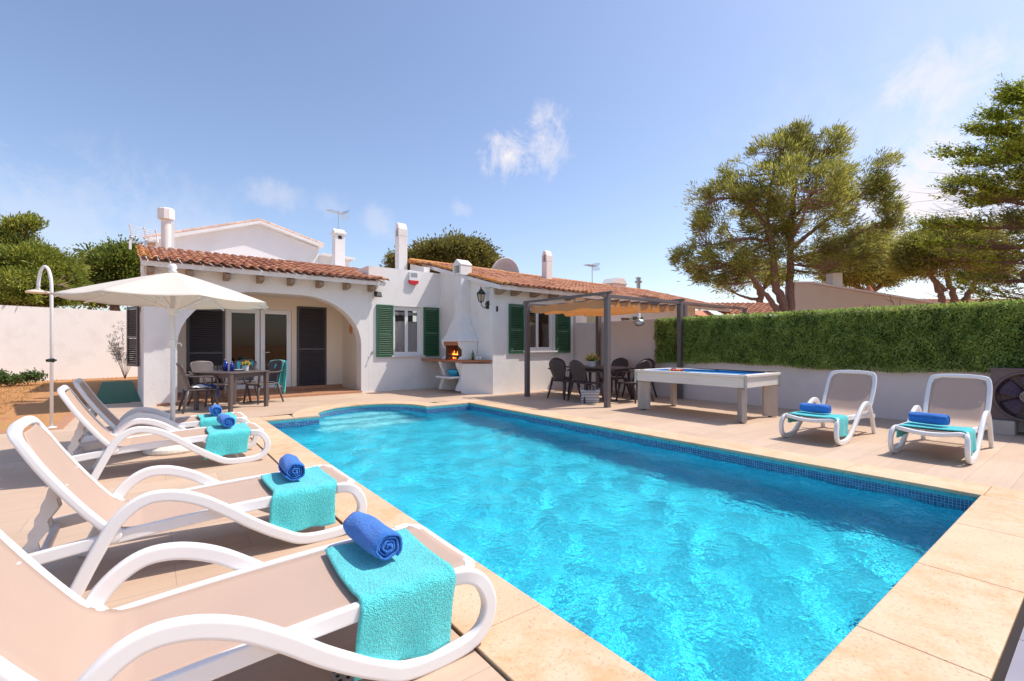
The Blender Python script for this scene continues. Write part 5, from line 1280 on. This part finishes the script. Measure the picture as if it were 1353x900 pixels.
C = crown(t, [(150, 352, 34, 24), (135, 372, 28, 24), (170, 345, 22, 20), (165, 375, 30, 22), (195, 365, 20, 24), (118, 390, 22, 14)], d, 1100, 44, .17, .09, 'broad', spread=.42, upb=.2, gap=.2, shell=.4)
branches(t, [([at(155, d, 440), at(152, d, 400), at(150, d, 360)], (.3, .1)), ([at(152, d, 400), at(170, d, 380), at(180, d, 355)], (.15, .06))], C, .3, r0=.03, seed=7)
d = 30.0; t = T('round_tree', 'dome shaped olive green tree rising behind the villa roof', 'tree', 598, d, 'trees beyond the walls')
C = crown(t, [(600, 345, 52, 26), (575, 345, 32, 22), (628, 350, 28, 18), (530, 350, 14, 12)], d, 900, 60, .22, .10, 'oak', spread=.5, upb=.3, gap=.3, shell=.6)
branches(t, [([at(600, d, 440), at(600, d, 380), at(598, d, 345)], (.35, .12))], C, .1, r0=.04, seed=8)
# distant greenery on the horizon
tb = T('distant_treeline', 'far low line of dark green trees beyond the houses on the horizon', 'treeline', 700, 90); tb['kind'] = 'stuff'
n = 30000; th = RNG.uniform(R(-20), R(200), n); rr = RNG.uniform(85, 100, n); hz = (1.5+1.6*np.abs(np.sin(th*23)+.6*np.sin(th*57+1)))*RNG.random(n)**.6
P = np.stack([rr*np.cos(th), rr*np.sin(th), hz], 1); V, Fq = leaf_quads(P, RNG.normal(size=(n, 3)), 1.1, .7); np_mesh('foliage', V, Fq, 'oak', tb)
# shrubs
def shrub(name, label, p, r, h, n, m, L=.07, Wd=.03):
    t = thing(name, label, 'shrub', p); mb = MB(); rd = random.Random(int(p[0]*100)); cs = []
    for i in range(26):
        a = rd.random()*6.28; k = rd.uniform(.3, 1); q = Vector((p[0]+r*k*math.cos(a), p[1]+r*k*math.sin(a), p[2]+h*rd.uniform(.35, 1)*(1.15-.5*k))); mb.tube([Vector(p), Vector(p).lerp(q, .5)+Vector((0, 0, .08)), q], .008, 4, cap=False, r2=.003); cs += [Vector(p).lerp(q, u)+Vector((0, 0, .07*math.sin(math.pi*u))) for u in (.5, .7, .85, 1)]
    mb.build('stems', 'twig', t); C = np.array([tuple(c) for c in cs]); k = n//len(C); P = np.repeat(C, k, 0)+RNG.normal(0, .055, (k*len(C), 3)); V, Fq = leaf_quads(P, RNG.normal(0, 1, P.shape)+np.array([0, 0, .4]), RNG.uniform(.6, 1.2, len(P))*L, Wd); np_mesh('leaves', V, Fq, m, t)
p = at(14, 14.6); shrub('garden_shrub', 'low sprawling green shrub on the dry lawn before the white wall', (p.x, p.y, -.03), .75, .52, 2600, 'shrubleaf', .09, .05)
p = at(165, 17.2); t = thing('slender_shrub', 'thin pale leaved plant against the white wall next to the charcoal shutter', 'shrub', (p.x, p.y, -.03))
mb = MB(); rd = random.Random(2); cs = []
for i in range(16):
    a = rd.random()*6.28; q = p+Vector((.42*math.cos(a), .42*math.sin(a), rd.uniform(.9, 2.0))); pts = [p+Vector((0, 0, .0)), p.lerp(q, .5)+Vector((0, 0, .12)), q]; mb.tube(pts, .007, 4, cap=False, r2=.003); cs += [pts[1].lerp(q, u) for u in (0, .25, .5, .75, 1)]
mb.build('stems', 'twig', t); C = np.array([tuple(c) for c in cs]); P = np.repeat(C, 9, 0)+RNG.normal(0, .03, (9*len(C), 3)); V, Fq = leaf_quads(P, RNG.normal(0, .6, P.shape)+np.array([0, 0, .5]), .14, .022); np_mesh('leaves', V, Fq, 'paleleaf', t)
t = thing('bare_shrub', 'leafless brown branches sticking up behind the hedge before the beige house', 'shrub', tuple(at(1180, 11.2)))
mb = MB()
for (a, b, c) in (((1188, 425), (1180, 400), (1168, 394)), ((1180, 400), (1177, 396), (1176, 390)), ((1188, 425), (1189, 402), (1190, 394)), ((1148, 425), (1146, 408), (1142, 402)), ((1146, 410), (1149, 405), (1148, 401))): mb.tube([at(q[0], 11.2, q[1]) for q in (a, b, c)], .016, 5, r2=.006)
mb.build('branches', 'twig', t)

# ------------------------------------------------------------------ houses beyond the hedge
VM = Matrix.Rotation(R(-37.5), 4, 'Z')
def view_frame(px, d): p = at(px, d); return Matrix.Translation(p) @ VM
F = view_frame(1050, 16); h = thing('beige_house', 'plain beige rendered house wall with sloping top behind the hedge and big pine', 'house', (0, 0, 0), 0, F=F)
MB().prism([(.0, -.1), (4.95, -.1), (4.95, 2.62), (.6, 3.34), (0, 3.34)], 'y', 0, .6).build('wall', 'beigewall', h, local=True, bevel=.02)
MB().prism([(4.97, 2.62), (4.97, 2.69), (.6, 3.41), (-.02, 3.41), (-.02, 3.343), (.6, 3.343), (4.95, 2.623)], 'y', -.04, .3).build('coping', 'plaster2', h, local=True)
MB().box(1.40, 1.74, .15, .5, 3.0, 3.74).build('chimney', 'plaster', h, local=True, bevel=.01)
MB().lathe([(.10, 2.7), (.10, 3.1), (.14, 3.12), (.05, 3.3), (0, 3.32)], (2.75, .3, 0), 10).build('chimney_pot', 'brick', h, local=True)
F = view_frame(958, 19); h = thing('tiled_house', 'low house with terracotta tiled roof left of the big pine trunk', 'house', (0, 0, 0), 0, F=F)
MB().box(.1, 3.1, .1, 2.4, -.1, 2.4).build('wall', 'cream', h, local=True)
mb = MB(); tiles(mb, 0, 3.3, 0, 2.46, 2.6, 3.15, period=.24); mb.build('roof', 'roof', h, local=True, solid=.012, solid_off=1)
F = view_frame(846, 19.4); h = thing('salmon_house', 'house with pale salmon roof and white ridge seen behind the pergola corner', 'house', (0, 0, 0), 0, F=F)
MT['salmon'] = mat('bleached salmon tiles', (.58, .27, .17), .9, .15, 6, .4, 20, .01, stretch=(1, .1, 1))
MB().box(.1, 3.3, .1, 4, -.1, 2.2).build('wall', 'cream', h, local=True)
MB().prism([(0, 2.18), (0, 2.24), (1.6, 2.80), (1.6, 2.72)], 'x', 0, 3.45).build('roof', 'salmon', h, local=True)
MB().box(.0, 2.6, 1.6, 1.75, 2.70, 2.86).build('ridge', 'plaster', h, local=True)
MB().lathe([(.06, 2.8), (.07, 3.05), (.03, 3.15), (0, 3.17)], (3.2, 1.9, 0), 8).build('chimney_pot', 'plaster', h, local=True)
F = view_frame(1262, 23); h = thing('distant_tiled_house', 'far house with pinkish tiled roof low under the trees at the right', 'house', (0, 0, 0), 0, F=F)
MB().box(.2, 6, .3, 4, -.1, 2.9).build('wall', 'cream', h, local=True)
mb = MB(); tiles(mb, 0, 6.2, 0, 2.9, 3, 3.75, period=.26); mb.build('roof', 'roof', h, local=True, solid=.012, solid_off=1)

# ------------------------------------------------------------------ light, sky, camera
sd = Vector((.592, -.274, 1.0)).normalized()
el = math.asin(sd.z); az = math.atan2(sd.x, sd.y)
L = bpy.data.lights.new('sun', 'SUN'); L.energy = SUN; L.angle = R(.53); L.color = (1.0, .93, .84)
lo = bpy.data.objects.new('sun', L); COL.objects.link(lo); lo.rotation_euler = sd.to_track_quat('Z', 'Y').to_euler(); lo.location = (0, 0, 20)
try: L.cycles.is_caustics_light = True
except Exception as e: print(e)
w = bpy.data.worlds.new('World'); SC.world = w; w.use_nodes = True; nt = w.node_tree; nt.nodes.clear()
N_ = lambda t: nt.nodes.new('ShaderNode'+t)
def lk(a, b): nt.links.new(a, b)
sky = N_('TexSky'); sky.sky_type = 'NISHITA'; sky.sun_disc = False; sky.sun_elevation = el; sky.sun_rotation = az; sky.air_density = 1.0; sky.dust_density = 1.1; sky.ozone_density = 3.0; sky.altitude = 0
bgd = N_('Background'); bgd.inputs[1].default_value = SKY; wo = N_('OutputWorld'); lk(bgd.outputs[0], wo.inputs[0])
tc = N_('TexCoord'); 
def mth(op, a, b, c=None, cl=False):
    n = N_('Math'); n.operation = op; n.use_clamp = cl
    for i, v in enumerate((a, b, c)):
        if v is None: continue
        if isinstance(v, bpy.types.NodeSocket): lk(v, n.inputs[i])
        else: n.inputs[i].default_value = v
    return n.outputs[0]
def nz(scale, detail=6, rough=.62, st=(1, 1, 1)):
    mp = N_('Mapping'); mp.inputs['Scale'].default_value = st; lk(tc.outputs['Generated'], mp.inputs[0])
    n = N_('TexNoise'); n.inputs['Scale'].default_value = scale; n.inputs['Detail'].default_value = detail; n.inputs['Roughness'].default_value = rough; n.inputs['Distortion'].default_value = .35; lk(mp.outputs[0], n.inputs['Vector']); return n.outputs[0]
n1 = nz(13, 9, .72, (1, 1, .9)); tot = None
for px, py, rad, amt, e in ((674, 204, .095, .95, 1.0), (718, 184, .085, .8, .7), (1245, 106, .15, .55, 1.6), (362, 258, .09, .26, 1.6), (440, 272, .06, .2, 1.2), (500, 292, .07, .26, 1.2), (612, 278, .045, .3, 1.2), (1245, 275, .28, .9, 1.2), (90, 290, .45, .22, 2.4), (1180, 180, .4, .15, 1.6)):
    dv = (FW + RT*((px-676.5)/FP) + Vector((0, 0, 1))*((456-py)/FP)).normalized()
    sb = N_('VectorMath'); sb.operation = 'SUBTRACT'; lk(tc.outputs['Generated'], sb.inputs[0]); sb.inputs[1].default_value = dv
    ml = N_('VectorMath'); ml.operation = 'MULTIPLY'; lk(sb.outputs[0], ml.inputs[0]); ml.inputs[1].default_value = (1, 1, e)
    ln_ = N_('VectorMath'); ln_.operation = 'LENGTH'; lk(ml.outputs[0], ln_.inputs[0])
    f = mth('SUBTRACT', 1.0, mth('DIVIDE', ln_.outputs['Value'], rad), None, True)
    k = mth('MULTIPLY', mth('SUBTRACT', mth('ADD', mth('MULTIPLY', f, .42), n1), .66), 4.0, None, True)
    k = mth('MULTIPLY', mth('MULTIPLY', k, amt), mth('MULTIPLY', f, 1.6, None, True))
    tot = k if tot is None else mth('MAXIMUM', tot, k)
tn = N_('MixRGB'); tn.blend_type = 'MULTIPLY'; tn.inputs[0].default_value = 1; lk(sky.outputs[0], tn.inputs[1]); tn.inputs[2].default_value = (1, .915, .90, 1)
mx = N_('MixRGB'); lk(tot, mx.inputs[0]); lk(tn.outputs[0], mx.inputs[1]); mx.inputs[2].default_value = (*[c*CLOUD for c in (1.0, .93, .94)], 1); lk(mx.outputs[0], bgd.inputs[0])
cam = bpy.data.cameras.new('camera'); co_ = bpy.data.objects.new('camera', cam); COL.objects.link(co_); SC.camera = co_
cam.sensor_width = 36; cam.lens = 36*620.7/1353; cam.shift_y = 6/1353; cam.clip_end = 3000; cam.clip_start = .02
co_.location = (0, 0, 1.25); co_.rotation_euler = (R(90), 0, R(-37.5))
SC.view_settings.view_transform = 'Standard'; SC.view_settings.look = 'None'; SC.view_settings.gamma = 1; SC.view_settings.exposure = EXPO
SC.render.engine = 'CYCLES'
cy = SC.cycles; cy.max_bounces = 8; cy.diffuse_bounces = 4; cy.glossy_bounces = 3; cy.transmission_bounces = 6; cy.transparent_max_bounces = 12; cy.caustics_reflective = False; cy.caustics_refractive = True; cy.sample_clamp_indirect = 20; cy.use_denoising = True; cy.blur_glossy = .5
try: cy.denoiser = 'OPENIMAGEDENOISE'
except Exception: pass
# bake every bevel and thickness into its mesh
bpy.context.view_layer.update()
dg = bpy.context.evaluated_depsgraph_get(); done_ = {}
for o in list(SC.objects):
    if o.type == 'MESH' and o.modifiers:
        k = o.data.name
        if k not in done_: done_[k] = bpy.data.meshes.new_from_object(o.evaluated_get(dg), preserve_all_data_layers=True, depsgraph=dg)
for o in list(SC.objects):
    if o.type == 'MESH' and o.modifiers and o.data.name in done_:
        k = o.data.name; o.modifiers.clear(); o.data = done_[k]
for me in bpy.data.meshes: me.validate()
